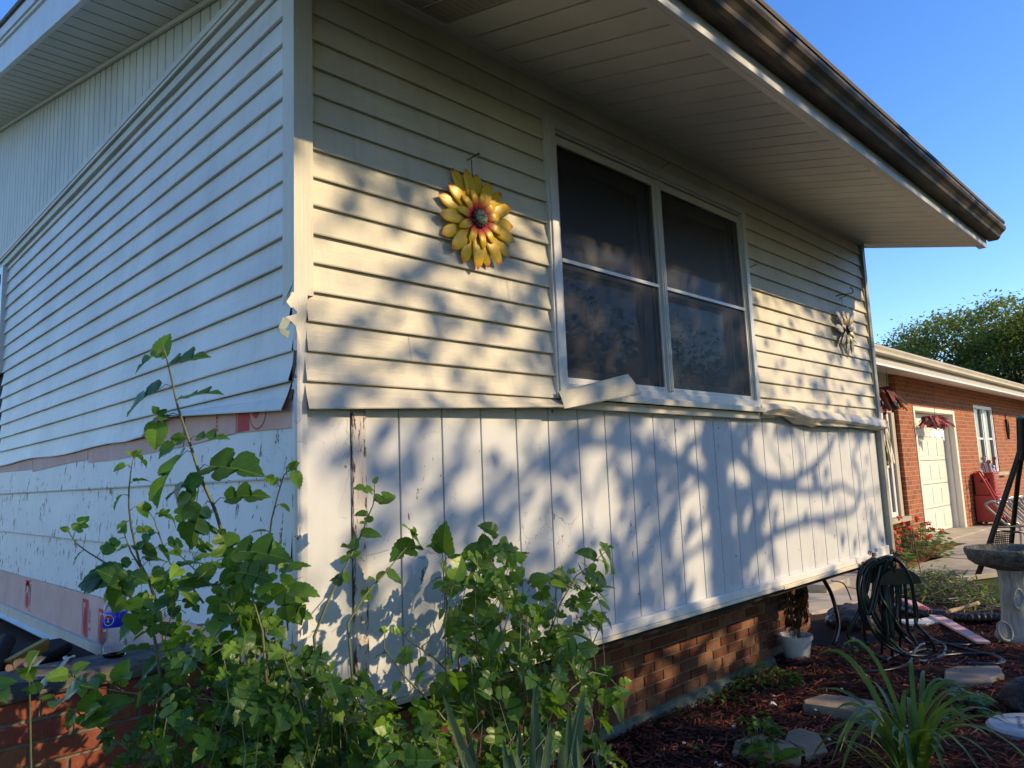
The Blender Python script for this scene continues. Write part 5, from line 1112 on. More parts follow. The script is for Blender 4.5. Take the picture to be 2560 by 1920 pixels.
# dog statue
ds=empty('dog_statue',(4.16,-1.06,GZ),'black statue of a resting dog at the right edge above the plaque','statue'); mb=MB(); b0=Vector((4.19,-1.07,GZ))
def bl(x,y,z,r): mb.ball(b0+rt*x+dp_*y+Vector((0,0,z)),r,14,9)
bl(.02,.03,.09,(.13,.12,.095)); bl(-.07,.02,.075,(.085,.085,.075)); bl(.10,.0,.15,(.085,.08,.075)); bl(.135,-.035,.20,(.065,.062,.062)); bl(.165,-.09,.185,(.04,.036,.034)); bl(.085,-.03,.225,(.018,.03,.036)); bl(.185,.0,.225,(.018,.026,.036))
bl(-.125,-.03,.05,(.045,.05,.042)); bl(-.085,-.10,.022,(.032,.05,.022)); bl(.06,-.12,.03,(.028,.07,.028)); bl(.15,-.13,.03,(.028,.07,.028)); bl(.06,-.17,.02,(.03,.03,.02)); bl(.15,-.18,.02,(.03,.03,.02)); bl(-.14,.05,.06,(.05,.03,.03)); bl(.10,-.05,.09,(.05,.06,.07))
mb.build('dog_body',plain('black_resin',(.02,.022,.026),.5,0,.8,22,1.0,55,.4,.02),ds,remesh=.011)
mb=MB(); mb.ball(b0+rt*.17+dp_*-.122+Vector((0,0,.190)),.009,8,6); mb.build('nose',m_black,ds); 
for e in (.145,.185):
    mb=MB(); mb.ball(b0+rt*e+dp_*-.092+Vector((0,0,.212)),.006,8,6); mb.build('eye',m_black,ds)
# plaque with worn lettering
pc=Vector((3.80,-1.165,GZ+.028)); pu=(onz(2465,1825,GZ)-pc); pu.z=0; pl=empty('memorial_plaque',pc,'pale blue oval memorial plaque with dark lettering lying in the mulch','plaque')
e1=Vector((-.10,.22,0)); e2=Vector((.21,.055,0)); mb=MB(); top=[];md=[];bt=[]
for k in range(40):
    a=k/40*6.283; p=pc+e1*math.cos(a)+e2*math.sin(a); top.append(p+(pc-p)*.06+Vector((0,0,.012))); md.append(p); bt.append(p-Vector((0,0,.04)))
mb.add(top+md+bt,[tuple(range(40))]+[(i,i+40,(i+1)%40+40,(i+1)%40) for i in range(40)]+[(i+40,i+80,(i+1)%40+80,(i+1)%40+40) for i in range(40)]); mb.build('plaque_stone',plain('pale_blue_stone',(.33,.40,.46),.6,0,.15,14,.2,60),pl)
mb=MB(); r_=random.Random(2)   # the letters in the photo are too worn to read: short strokes in the same five rows
for row,(o_,hl) in enumerate(((.10,.55),(.035,.80),(-.03,.65),(-.09,.6))):
    k=-hl
    while k<hl:
        w=r_.uniform(.03,.10)
        for q_ in range(max(1,int(w/.03))):
            p=pc+e1*(o_*3.2)+e2*(-(k+q_*.03))+Vector((0,0,.0128)); dd=e1.normalized()*r_.uniform(.006,.014); s=e2.normalized()*.0028; x=e2.normalized()*r_.uniform(-.004,.004)
            mb.add([p-dd-s,p-dd+s,p+dd+s+x,p+dd-s+x],[(0,1,2,3)])
        k+=w+.05
mb.build('worn_lettering',plain('dark_lettering',(.02,.03,.05),.7),pl)
# black swing frame, cut by the right edge
sw=empty('swing_frame',dep(2437,1455,9.5),'black metal swing frame standing behind the bird bath','swing'); d_=9.5
mb=MB(); mb.tube([dep(2437,1458,9.5),dep(2470,1370,9.5),dep(2540,1160,9.5),dep(2549,1130,9.5),dep(2550,1060,9.5)],.034,10); mb.build('leg',m_black,sw,smooth=True)
mb=MB(); mb.tube([dep(2524,1400,9.75),dep(2545,1200,9.6),dep(2556,1130,9.5),dep(2556,1090,9.5)],.030,10); mb.build('leg',m_black,sw,smooth=True)
mb=MB(); mb.tube([dep(2556,1150,9.45),dep(2554,1048,9.45)],[.055,.06],14); mb.build('top_post',m_black,sw,smooth='auto')
mb=MB(); mb.ball(dep(2554,1045,9.45),(.062,.062,.03),14,6); mb.build('post_cap',plain('teal_cap',(.05,.16,.15),.4),sw,smooth=True)
mb=MB(); mb.tube([dep(2489,1318,9.5),dep(2640,1312,9.6)],.014,8); mb.build('cross_bar',m_black,sw)
mb=MB(); mb.tube([dep(2480,1326,9.5),dep(2600,1334,9.7),dep(2660,1290,9.7)],.014,8); mb.build('cross_bar',m_black,sw)
t=NT('perforated_mesh'); vo=t.new('ShaderNodeTexVoronoi'); vo.inputs['Scale'].default_value=38; vo.inputs['Randomness'].default_value=.0; t.link(t.co((1,.001,1)),vo.inputs['Vector']); tr=t.new('ShaderNodeBsdfTransparent'); mx=t.new('ShaderNodeMixShader'); t.bs.inputs['Base Color'].default_value=(.012,.012,.012,1)
t.link(t.math('LESS_THAN',vo.outputs['Distance'],.36),mx.inputs[0]); t.link(t.bs.outputs[0],mx.inputs[1]); t.link(tr.outputs[0],mx.inputs[2]); t.link(mx.outputs[0],t.out.inputs[0])
mb=MB(); mb.prism([dep(2484,1326,9.55),dep(2523,1327,9.65),dep(2528,1396,9.65),dep(2464,1400,9.55)],(0,.004,0)); mb.build('mesh_panel',t.m,sw)
# nested metal chairs
m_tube=plain('grey_painted_tube',(.40,.40,.41),.3,.5,.12,20,.05)
def mchair():
    ob=empty('metal_chair',(11.2,.35,GZ),'grey tubular chair nearest the tool chest in the nested row','chair','nested grey metal chairs'); d=11.3
    k=lambda a,b,dd=0: dep(2300+a/4.74,1100+b/4.74,d+dd)
    mb=MB(); mb.tube(smooth_path([k(1010,990),k(900,890),k(780,775),k(800,745),k(850,728),(k(915,742)),k(960,800),k(950,850)],4),.016,8); mb.build('arm_frame',m_tube,ob,smooth=True)
    mb=MB(); mb.tube(smooth_path([k(905,735,.3),k(980,690,.4),k(1040,720,.4),k(1120,800,.4),k(1240,930,.4),k(1330,1040,.4)],4),.014,8); mb.build('back_frame',m_tube,ob,smooth=True)
    mb=MB(); mb.tube(smooth_path([k(960,800),k(1060,900),k(1180,1040),k(1260,1180),k(1270,1560)],4),.015,8); mb.build('leg',m_tube,ob,smooth=True)
    mb=MB(); mb.tube(smooth_path([k(1010,990),k(1080,1060),k(1100,1560)],4),.015,8); mb.build('leg',m_tube,ob,smooth=True)
    return ob
c0_=mchair()
for i,lb in enumerate(('second grey tubular chair of the nested row','third grey tubular chair of the nested row','fourth grey tubular chair of the nested row behind the swing leg','last grey tubular chair of the nested row at the photo edge')):
    c_=copy_tree(c0_); c_.location=c0_.location+Vector((.09,-.10,.012))*(i+1); c_['label']=lb

# ================================================================== GARAGE
ga=empty('garage',(17,2.6,GZ),'orange brick garage with white overhead door and long gutter','garage'); GY=2.4
mb=MB()
def gb(x0,x1,z0,z1,y=GY,d=.25): mb.box((x0,y,z0),(x1,y+d,z1))
gb(13.60,14.42,GZ-.03,1.67); gb(14.4205,17.2395,1.075,1.67); gb(17.24,18.96,GZ-.03,1.67); gb(18.9605,20.83,1.30,1.67); gb(18.9605,20.83,GZ-.03,-.34); gb(20.8305,31,GZ-.03,1.67)
mb.box((9.0,2.56,GZ-.03),(13.5995,2.8,-1.0)); mb.box((9.0,2.56,1.2),(13.5995,2.8,1.67)); 
mb.build('wall',m_gbrick,ga)
mb=MB(); mb.box((14.2,2.651,GZ),(30,2.7,1.67)); mb.box((9,2.801,-1.2),(14.19,2.85,1.6)); mb.build('dark_interior',m_dark,ga)
mb=MB(); mb.box((11.0,2.50,.92),(13.56,2.56,1.665)); mb.box((13.40,2.47,GZ+.5),(13.56,2.53,.9195)); mb.build('beige_panel',m_beige2,ga,bevel=.004)
# window left of the brick pier
mb=MB(); 
for x in (11.2,12.2,12.62,13.0,13.28): mb.box((x,2.515,-.98),(x+.10,2.56,.915))
mb.box((11.2,2.517,-.985),(13.38,2.56,-.90)); mb.box((11.2,2.517,-.10),(13.38,2.55,-.05)); gw=mb.build('window',m_whitep,ga,bevel=.004)
mb=MB(); mb.box((11.2,2.552,-.9),(13.35,2.556,.91)); mb.build('pane',plain('garage_pane',(.04,.06,.04),.08),gw)
mb=MB(); mb.box((10.9,2.36,-1.07),(13.595,2.5595,-.985)); mb.build('sill',m_conc,gw,bevel=.006)
# overhead door in its deep opening
mb=MB(); mb.box((14.421,GY-.015,GZ),(14.52,GY+.24,1.074)); mb.box((17.10,GY-.015,GZ+.03),(17.239,GY+.24,1.074)); mb.box((14.5205,GY-.013,.99),(17.0995,GY+.24,1.0735)); mb.box((17.06,GY+.10,GZ+.03),(17.0995,GY+.24,.989)); df=mb.build('door_frame',m_beige,ga,bevel=.005)
mb=MB(); nz=5; h=(.985-(GZ+.04))/nz
for j in range(nz):
    z0=GZ+.04+j*h; mb.box((14.525,GY+.20,z0+.006),(17.055,GY+.235,z0+h-.006))
    for i in range(4):
        xa=14.62+i*.61; mb.box((xa,GY+.192,z0+.09),(xa+.50,GY+.1995,z0+h-.09))
mb.build('garage_door',m_beige,ga,bevel=.006)
mb=MB(); mb.box((14.53,GY+.236,GZ),(17.05,GY+.245,.98)); mb.build('door_backing',m_beige2,ga)
# right window
mb=MB(); mb.box((18.962,GY+.02,-.335),(19.06,GY+.1,1.298)); mb.box((20.73,GY+.02,-.335),(20.828,GY+.1,1.298)); mb.box((19.0605,GY+.022,1.21),(20.7295,GY+.1,1.297)); mb.box((19.0605,GY+.022,-.334),(20.7295,GY+.1,-.26)); mb.box((19.82,GY+.015,-.2595),(19.98,GY+.1,1.2095)); mb.box((19.0605,GY+.04,.46),(19.8195,GY+.09,.51)); mb.box((19.9805,GY+.04,.46),(20.7295,GY+.09,.51))
for xa in (19.075,19.985): mb.box((xa,GY+.03,-.255),(xa+.07,GY+.09,1.205)); mb.box((xa+.66,GY+.03,-.255),(xa+.73,GY+.09,1.205))
gw=mb.build('window',m_whitep,ga,bevel=.004)
mb=MB(); mb.box((19.0,GY+.07,-.3),(20.8,GY+.075,1.25)); mb.build('pane',plain('garage_pane_dark',(.035,.04,.045),.06),gw)
mb=MB(); mb.box((18.75,GY-.12,-.43),(21.2,GY+.0195,-.345)); mb.build('sill',m_conc,gw,bevel=.006)
# eave
GE=1.72
mb=MB(); mb.box((8,GE+.02,1.545),(31.5,GY-.0005,1.556)); mb.box((8,GE+.02,1.5565),(31.5,2.9,1.565)); 
mb2=MB(); mb2.prism([(8,GE+.021,1.505),(8,GY+.15,1.665),(8,GY+.15,1.675),(8,GE+.021,1.515)],(23.5,0,0)); mb2.build('soffit',m_beige,ga)
mb=MB(); mb.box((8,GE,1.500),(31.5,GE+.02,1.66)); mb.build('fascia',m_beige2,ga); mb=MB(); mb.box((8,GE-.006,1.495),(31.5,GE-.0005,1.528)); mb.build('drip_edge',m_whitep,ga)
gp=[(GE-.001,1.76),(GE-.001,1.645),(GE-.07,1.64),(GE-.095,1.66),(GE-.10,1.70),(GE-.115,1.745),(GE-.115,1.765),(GE-.10,1.765),(GE-.085,1.70),(GE-.08,1.67),(GE-.065,1.655),(GE-.012,1.655),(GE-.012,1.76)]
mb=MB(); mb.prism([(8,y,z) for y,z in gp],(23.5,0,0)); mb.build('gutter',plain('tan_gutter',(.50,.42,.30),.35,0,.15,3,.1,20),ga)
mb=MB(); mb.prism([(7.9,GE-.05,1.772),(7.9,7.5,3.25),(7.9,7.5,3.29),(7.9,GE-.06,1.80)],(23.8,0,0)); mb.prism([(7.9,GE-.001,1.69),(7.9,7.5,3.18),(7.9,7.5,3.245),(7.9,GE-.001,1.7655)],(23.7,0,0)); mb.build('roof',m_shing,ga)
# hanging things on the garage
def ribbons(name,label,cat,c,spread,length,n,mats,seed,hang_z,w=.022,wild=.5):
    r_=random.Random(seed); ob=empty(name,c,label,cat); c=Vector(c)
    mb=MB(); mb.tube([c+Vector((0,0,.02)),c+Vector((0,-.02,hang_z))],.004,5); mb.tube([c+Vector((-spread,0,0)),c+Vector((0,0,.03)),c+Vector((spread,0,0))],.006,5); mb.build('hanger',m_black,ob)
    ms=[MB() for _ in mats]
    for i in range(n):
        m_=r_.randrange(len(mats)); x=r_.uniform(-1,1)*spread; p=c+Vector((x,r_.uniform(-.04,.04),.02*math.cos(x/spread*2)+.01)); d=Vector((r_.gauss(0,wild),r_.gauss(0,wild*.6),-1)); L=length*r_.uniform(.5,1.1); rows=[]
        s=Vector((r_.uniform(.6,1),r_.uniform(-.8,.8),0)).normalized()*w*r_.uniform(.6,1.2)
        for k in range(5):
            t=k/4; q_=p+d*L*t+Vector((0,0,-.3*L*t*t))+Vector((.012*math.sin(k*2+i),.012*math.cos(k*1.7+i),0)); s=Matrix.Rotation(r_.uniform(-.5,.5),3,'Z')@s; rows.append([q_-s,q_+s])
        ms[m_].grid(rows)
    for m_,mt in zip(ms,mats): 
        if m_.v: m_.build('ribbons',mt,ob)
    return ob
def cloth(n,c): return plain(n,c,.85,0,.3,60,.2,90)
m_pink=cloth('pink_ribbon',(.50,.14,.15)); m_char=cloth('charcoal_ribbon',(.035,.03,.035)); m_plaid=cloth('red_plaid_cloth',(.22,.05,.045)); m_tan=cloth('tan_cloth',(.36,.25,.17)); m_white=cloth('cream_cloth',(.66,.60,.46)); m_redc=cloth('red_cloth',(.50,.04,.05)); m_grn=cloth('green_cloth',(.16,.25,.09))
ribbons('rag_garland','bunch of reddish plaid rags hanging high beside the brick pier','garland',(12.62,2.24,1.30),.26,.30,150,[m_plaid,m_plaid,m_char,m_tan],1,.32,.03,.55)
ribbons('rag_garland','brown rag bunch half hidden by the house corner post','garland',(12.05,2.22,1.24),.2,.30,90,[m_plaid,m_tan],2,.36,.03,.4)
ribbons('cloth_streamer','long cream streamer with red and green patches in front of the white window','streamer',(12.35,2.32,.72),.24,.62,150,[m_white,m_white,m_white,m_white,m_tan,m_redc,m_grn],3,.85,.024,.10)
wc=ribbons('ribbon_chime','pink and black ribbon chime hanging in front of the garage door','wind chime',(15.25,2.24,.86),.62,.17,230,[m_pink,m_pink,m_char],4,.62,.036,.8)
m_shine=plain('shiny_charm',(.75,.78,.85),.08,.85,.1,20,0)
for i in range(12):
    mb=MB(); x=15.25-.42+.84*i/11; z=.60-.03*math.cos(i); mb.tube([(x,2.24,z+.05),(x,2.24,z)],.003,4); mb.prism([(x-.035,2.235,z),(x+.035,2.235,z),(x+.02,2.235,z-.12-.04*(i%3)),(x-.02,2.235,z-.12-.04*(i%3))],(.01,.012,0)); mb.build('charm',m_shine,wc)
# tool chest
tc_=empty('tool_chest',(18.25,2.1,GZ),'red metal tool chest with drawers standing by the garage window','tool chest')
mb=MB(); mb.box((18.0,1.93,GZ+.09),(18.62,2.37,GZ+.68)); mb.build('cabinet',m_reddark,tc_,bevel=.012)
mb=MB(); mb.box((18.05,1.97,GZ+.681),(18.57,2.35,GZ+1.15)); mb.box((18.03,1.955,GZ+1.151),(18.59,2.36,GZ+1.19)); mb.build('top_box',m_reddark,tc_,bevel=.010)
for j,(z0,z1,y,x0,x1) in enumerate(((.12,.30,1.93,18.02,18.60),(.31,.42,1.93,18.02,18.60),(.43,.54,1.93,18.02,18.60),(.55,.66,1.93,18.02,18.60),(.70,.80,1.97,18.07,18.55),(.81,.89,1.97,18.07,18.55),(.90,.98,1.97,18.07,18.55),(.99,1.06,1.97,18.07,18.55),(1.07,1.14,1.97,18.07,18.55))):
    mb=MB(); mb.box((x0,y-.014,GZ+z0),(x1,y-.0005,GZ+z1)); dw=mb.build('drawer',m_redp,tc_,bevel=.004); mb=MB(); mb.box((x0+.04,y-.032,GZ+z1-.030),(x1-.04,y-.0145,GZ+z1-.012)); mb.build('handle',m_steel,dw)
for x in (18.06,18.56):
    for y in (1.98,2.32):
        mb=MB(); mb.tube([(x-.015,y,GZ+.065),(x+.015,y,GZ+.065)],.045,12); mb.build('caster',m_black,tc_)
mb=MB(); mb.box((18.0465,2.05,GZ+.97),(18.0495,2.22,GZ+1.04)); mb.build('badge',m_black,tc_)
mb=MB(); mb.box((17.98,2.0,GZ+.0),(18.5,2.1,GZ+.02)); 
# hand truck leaning beside the chest
ht=empty('hand_truck',(17.9,1.85,GZ),'red hand truck leaning against the side of the tool chest','hand truck')
mb=MB(); 
for dx in (0,.22): mb.tube(smooth_path([(17.95+dx,1.78,GZ+.06),(17.84+dx,1.95,GZ+.6),(17.74+dx,2.14,GZ+1.14),(17.72+dx,2.22,GZ+1.22)],4),.018,8)
for t_ in (.15,.5,.9): 
    z=GZ+.06+1.08*t_; y=1.78+.36*t_; x=17.95-.21*t_; mb.tube([(x,y,z),(x+.22,y,z)],.013,6)
mb.build('frame',m_redp,ht,smooth=True)
mb=MB(); mb.tube(smooth_path([(17.95,1.78,GZ+.06),(18.0,1.62,GZ+.04),(18.06,1.54,GZ+.03),(18.13,1.58,GZ+.03),(18.17,1.78,GZ+.06)],4),.014,8); mb.build('toe_plate',m_redp,ht)
for dx in (-.05,.27):
    mb=MB(); mb.tube([(17.95+dx-.02,1.86,GZ+.10),(17.95+dx+.02,1.86,GZ+.10)],.10,16); mb.build('wheel',m_black,ht)
# clutter on the sill
sc_=empty('sill_clutter',(19.4,2.34,-.345),'small tools and figurines leaning in the garage window','clutter')
for i in range(9):
    r_=random.Random(i+60); x=19.0+.14*i; mb=MB(); h=r_.uniform(.12,.42); mb.tube([(x,2.34,-.344),(x+r_.uniform(-.08,.08),2.37,-.344+h)],r_.uniform(.012,.03),7); mb.ball((x+.02,2.35,-.344+h),r_.uniform(.02,.05),8,6); mb.build('trinket',r_.choice([m_plaid,m_steel,m_blue,m_tan,m_whitep]),sc_)
mb=MB(); mb.tube(smooth_path([(22.0,2.37,1.15)]+[(22.0+.10*math.cos(a),2.38-.003*a,.75+.26*math.sin(a)) for a in [i*.5 for i in range(2,36)]],2),.012,6); o=mb.build('hanging_cord',m_blackp); tag(o,'black cord coiled on the brick right of the garage window','cord')
# geraniums
mb=MB(); P=[onz(2235,1440,GZ+.012),onz(2300,1412,GZ+.012),onz(2390,1368,GZ+.012),onz(2370,1362,GZ+.012),onz(2240,1378,GZ+.012),onz(2215,1410,GZ+.012)]; mb.add([p+Vector((0,0,.02)) for p in P],[tuple(range(6))]); o=mb.build('flower_bed',plain('red_bark_bed',(.30,.10,.07),.9,0,.5,16,.6,40,.1,.02)); tag(o,kind='structure')
def geranium(c,r,h,label,seed,nl,nf):
    r_=random.Random(seed); ob=empty('geranium',c,label,'geranium'); lm=LeafMB(); fl_=LeafMB(); sm=MB(); c=Vector(c)
    for i in range(nl):
        a=r_.uniform(0,6.28); q_=r*math.sqrt(r_.random()); p=c+Vector((q_*math.cos(a),q_*.7*math.sin(a),h*r_.uniform(.1,.85)*(1-.4*(q_/r)**2))); lm.leaf(p,(math.cos(a),math.sin(a),.2),(r_.uniform(-.4,.4),-.4,1),r_.uniform(.05,.085),0,None,(r_.random(),r_.uniform(.1,.5),0),False,wid=1.2)
        if i%4==0: sm.tube([c+Vector((q_*.4*math.cos(a),q_*.4*math.sin(a),0)),p],.004,4)
    for i in range(nf):
        a=r_.uniform(0,6.28); q_=r*math.sqrt(r_.random()); p=c+Vector((q_*math.cos(a),q_*.7*math.sin(a),h*r_.uniform(.5,1.05)*(1-.4*(q_/r)**2)))
        for k in range(14): fl_.leaf(p+jit(.03),jit(1),(r_.uniform(-.5,.5),-.8,.8),.03,0,None,(r_.random(),0,0),False,wid=1.5)
    lm.build('foliage',m_blade,ob); fl_.build('blossom',m_bloom,ob); sm.build('stem',m_stem,ob)
m_bloom=leaf_mat('geranium_bloom',(.55,.025,.02),(.62,.05,.03),(.7,.08,.05),.5,.25)
geranium((11.35,1.72,GZ+.02),.75,.62,'large red flowering geranium against the garage corner',1,520,34)
geranium((9.75,1.42,GZ+.02),.30,.36,'small red geranium nearest the hose coil',2,120,12)

# ================================================================== TREES
def tree_far():
    ob=empty('shade_tree',(29.2,4.6,GZ),'broad spreading green tree behind the garage roof','tree'); sm=MB(); r_=random.Random(5); ctr=dep(2565,965,30)
    base=Vector((ctr.x,ctr.y,GZ)); ob.location=base; sm.tube([base,base+Vector((.1,0,2.0)),base+Vector((0,.1,4.2))],[.34,.27,.20],10); lm=LeafMB(); N=0; rt_=Vector((_r.x,_r.y,0)).normalized(); fw=Vector((_f.x,_f.y,0)).normalized()
    for k in range(260):
        u=r_.uniform(-1,1); w=r_.uniform(-1,1)
        if u*u+w*w>1: continue
        hgt=math.sqrt(max(0.02,1-abs(u)**3.5*.9-w*w*.5)); c=ctr+rt_*(u*6.3)+fw*(w*4.5)+Vector((0,0,-1.1+hgt*4.5*r_.uniform(.05,1.0)**.6))
        sm.tube([base+Vector((0,0,3.4)),base.lerp(c,.5)+Vector((0,0,1.6)),c],[.06,.035,.008],5)
        for i in range(320):
            g=Vector((r_.gauss(0,.48),r_.gauss(0,.48),r_.gauss(0,.20))); p=c+g; d=Vector((r_.uniform(-1,1),r_.uniform(-1,1),r_.uniform(-.9,.1))).normalized(); s=r_.uniform(.13,.22); n=Vector((r_.uniform(-.6,.6),r_.uniform(-.6,.6),1)); sdv=d.cross(n).normalized()*s*.26
            lm.add([p,p+d*s*.5+sdv,p+d*s,p+d*s*.5-sdv],[(0,1,2,3)],0,(r_.random(),max(0,r_.gauss(.18,.2)),0)); lm.uvl+=[(0,.2),(.5,.4),(1,.2),(.5,-.4)]
    lm.build('crown',m_tree2,ob); sm.build('trunk',m_bark,ob,smooth=True)
tree_far()

# The big tree on the sunny side: it stands outside the view and throws the dappled shade on the front wall.
# Its branches follow the branch shadows seen on the wall, traced back along the sunlight to the tree's real distance.
S3=Vector((.63,-1.0,.56))
c8=lambda a,b:(1500+a/2.9105,1020+b/2.9105)
def wall(px,py): p=ony(px,py,0.0); return (p.x,p.z)
PT=[]
def patch(px,py,a,b,ang,L,s=1.0):
    c=wall(px,py); t=R(ang); e=wall(px+math.cos(t)*a*s,py+math.sin(t)*a*s); f_=wall(px-math.sin(t)*b*s,py+math.cos(t)*b*s)
    PT.append((c[0],c[1],e[0]-c[0],e[1]-c[1],f_[0]-c[0],f_[1]-c[1],L))
k=1/2.9105
for a,b,ra,rb,an,L in ((20,230,105,48,95,1),(60,760,190,85,100,1),(10,480,80,26,95,.8),(598,215,112,42,100,1),(700,140,75,52,-50,1),(735,280,52,30,-45,.9),(725,440,90,60,100,.95),(690,680,150,90,-60,1),(735,900,165,62,-65,1),(725,1150,160,95,100,.95),(600,880,120,45,-65,.5),(770,1410,90,55,100,.9),(130,1420,75,28,-60,.7),(185,1230,60,25,-60,.4),(970,150,120,42,70,1),(960,440,75,45,80,1),(1060,520,90,60,60,1),(350,1480,90,45,-20,.5)):
    patch(*c8(a,b),ra*k,rb*k,an,L)
for px,py,a,b,an,L in ((800,440,80,28,22,.9),(780,520,70,70,0,1),(860,560,110,70,20,.85),(820,640,120,70,10,1),(790,720,90,60,10,1),(930,650,90,60,-30,.8),(860,770,80,40,-35,.9),(1010,810,75,26,-30,.8),(960,860,110,28,-18,.8),(1130,890,60,24,-40,.9),(1240,890,70,26,-45,.9),(1300,940,60,26,-50,.8),(1330,640,40,22,10,.8),(1010,1000,60,30,-20,.7),
   (1100,1070,80,26,-55,.7),(1000,1090,70,26,-50,.6),(1230,1060,75,36,-55,.8),(1290,1100,60,40,-50,.9),(1280,1200,70,34,-55,.8),(1200,1180,60,28,-55,.6),(830,1090,60,40,-45,.6),(810,1220,50,90,10,.75),(790,1330,45,110,10,.8),(800,1550,60,80,0,.9),(900,1600,120,55,-20,1),(960,1650,80,50,-30,.9),(820,1720,110,50,0,.9),(960,1760,60,40,0,.6),(1330,1330,60,30,-55,.7),(1190,1270,60,18,-50,.5),
   (1960,800,75,40,25,.9),(1900,860,60,40,20,.8),(2000,870,60,70,60,.95),(1930,930,55,40,30,.85),(2070,930,60,40,20,.7),(2130,1010,60,30,20,.8),(2000,1000,60,34,20,.8),(2160,780,30,50,80,.7),(1660,1060,50,18,-5,.4)):
    patch(px,py,a,b,an,L)
# lit part of the brick base (seen 0.6 m behind the wall plane, so moved back along the light)
for x,z,a,b,L in ((3.30,-.88,.15,.13,1),(3.80,-.86,.26,.10,1),(4.3,-.82,.18,.08,.9),(3.95,-1.0,.22,.07,.85),(5.2,-.85,.12,.12,.9),(4.6,-1.25,.22,.06,.9),(3.1,-1.35,.2,.05,.45),(1.2,-1.05,.10,.12,.8),(.95,-.93,.16,.10,.9),(.75,-1.1,.12,.10,.6),(2.9,-1.75,.2,.04,.4),(3.6,-1.45,.35,.05,.5),(2.6,-1.42,.25,.05,.5),(4.5,-1.6,.2,.05,.4),(5.2,-1.5,.25,.06,.5),(5.6,-1.2,.3,.12,.6)):
    PT.append((x,z,a,0,0,b,L))
_ns=np.random.RandomState(3); _lat=_ns.rand(64,64)
def vnoise(x,y):
    xi=np.floor(x).astype(int);yi=np.floor(y).astype(int);fx=x-xi;fy=y-yi;fx=fx*fx*(3-2*fx);fy=fy*fy*(3-2*fy);g=lambda i,j:_lat[i%64,j%64]
    return g(xi,yi)*(1-fx)*(1-fy)+g(xi+1,yi)*fx*(1-fy)+g(xi,yi+1)*(1-fx)*fy+g(xi+1,yi+1)*fx*fy
def light(x,z):
    s=.57*x+.82*z; p=.82*x-.57*z; n=vnoise(p*9+3,s*2.4); n2=vnoise(p*22+9,s*7+4); st=np.clip((n*.65+n2*.35-.36)*3.2,0,1)
    L=np.full_like(x,.05)
    m=(x<1.65)&(z>-.75)&(z<.27); L=np.where(m,.05+.42*st,L)
    m=(x<1.3)&(z>=.27); L=np.where(m,.08+.28*st,L)
    m=(x>3.1)&(z>=.27); L=np.where(m,.14+.46*st,L)
    m=(x>3.02)&(x<=5.4)&(z>-.80)&(z<.2); d=np.clip((x-3.02)/.35,0,1); L=np.where(m,d*(.86+.14*np.clip(st*1.6,0,1)),L)
    m=(x>=1.65)&(x<2.5)&(z>-.75)&(z<.2); L=np.where(m,.02+.05*st,L)
    m=(x>5.4); L=np.where(m,.35+.6*np.clip((vnoise(x*.8,z*11)-.3)*3,0,1),L)
    m=(x<0); L=np.where(m,.22+.55*st,L)
    m=(z<-.85)&(x<5.4); L=np.where(m,.03+.20*np.clip((vnoise(x*5,z*14)-.62)*5,0,1),L)
    m=(z<-.75)&(x<1.6)&(z>-1.5); L=np.where(m,.22+.7*np.clip((vnoise(x*6,z*6)-.42)*4,0,1),L)
    for cx,cz,ex,ez,fx,fz,l in PT:
        det=ex*fz-ez*fx; dx,dz=x-cx,z-cz; u=(dx*fz-dz*fx)/det; v=(dz*ex-dx*ez)/det; q_=np.sqrt(u*u+v*v); w=np.clip((1.2-q_)/.45,0,1); L=np.maximum(L,l*w*w*(3-2*w))
    # shade blobs in the bright right half
    for a,b,ra,rb in ((1180,760,130,70),(1010,640,70,50),(1130,950,70,150),(1010,900,40,120),(2020,1000,70,260),(1330,600,200,28),(1620,480,90,60)):
        c=wall(*c8(a,b)); e=wall(*c8(a+ra,b)); f_=wall(*c8(a,b+rb)); q_=np.sqrt(((x-c[0])/(e[0]-c[0]))**2+((z-c[1])/(f_[1]-c[1]))**2); w=np.clip((1.3-q_)/.6,0,1); L=L*(1-.75*w)
    return np.clip(L,0,1)
st_=empty('shade_tree',(6.13,-5.5,GZ),'leafy tree on the sunny side throwing dappled shade on the house','tree')
sm=MB()
def up(x,z,t): return Vector((x,0,z))+S3*t
TX=2.665; TT=5.5
trk=[up(TX+.012*math.sin(q_),z,TT) for q_,z in enumerate((-4.58,-3.6,-2.6,-1.6,-.7,.2,.9,1.6,2.4))]
sm.tube(trk,[.20,.135,.12,.115,.112,.108,.095,.075,.05],12)
def limb(pts,r0,r1,t0,t1):
    W=[wall(*c8(a,b)) for a,b in pts]; n=len(W); sm.tube(smooth_path([up(x,z,t0+(t1-t0)*i/(n-1)) for i,(x,z) in enumerate(W)],4),[r0+(r1-r0)*i/((n-1)*4) for i in range((n-1)*4+1)],7)
limb([(845,-60),(900,40),(1000,280),(1160,480),(1350,530),(1500,470),(1640,340),(1720,200)],.055,.022,5.5,6.6)
limb([(890,560),(1000,600),(1250,570),(1450,590),(1650,595),(1760,560),(1850,610),(1900,640)],.040,.016,5.5,6.8)
limb([(960,1380),(1010,1180),(1120,1050),(1250,930),(1400,860),(1560,810),(1700,790),(1840,750),(1900,640),(1890,450),(1850,340),(1950,180)],.042,.014,5.6,7.0)
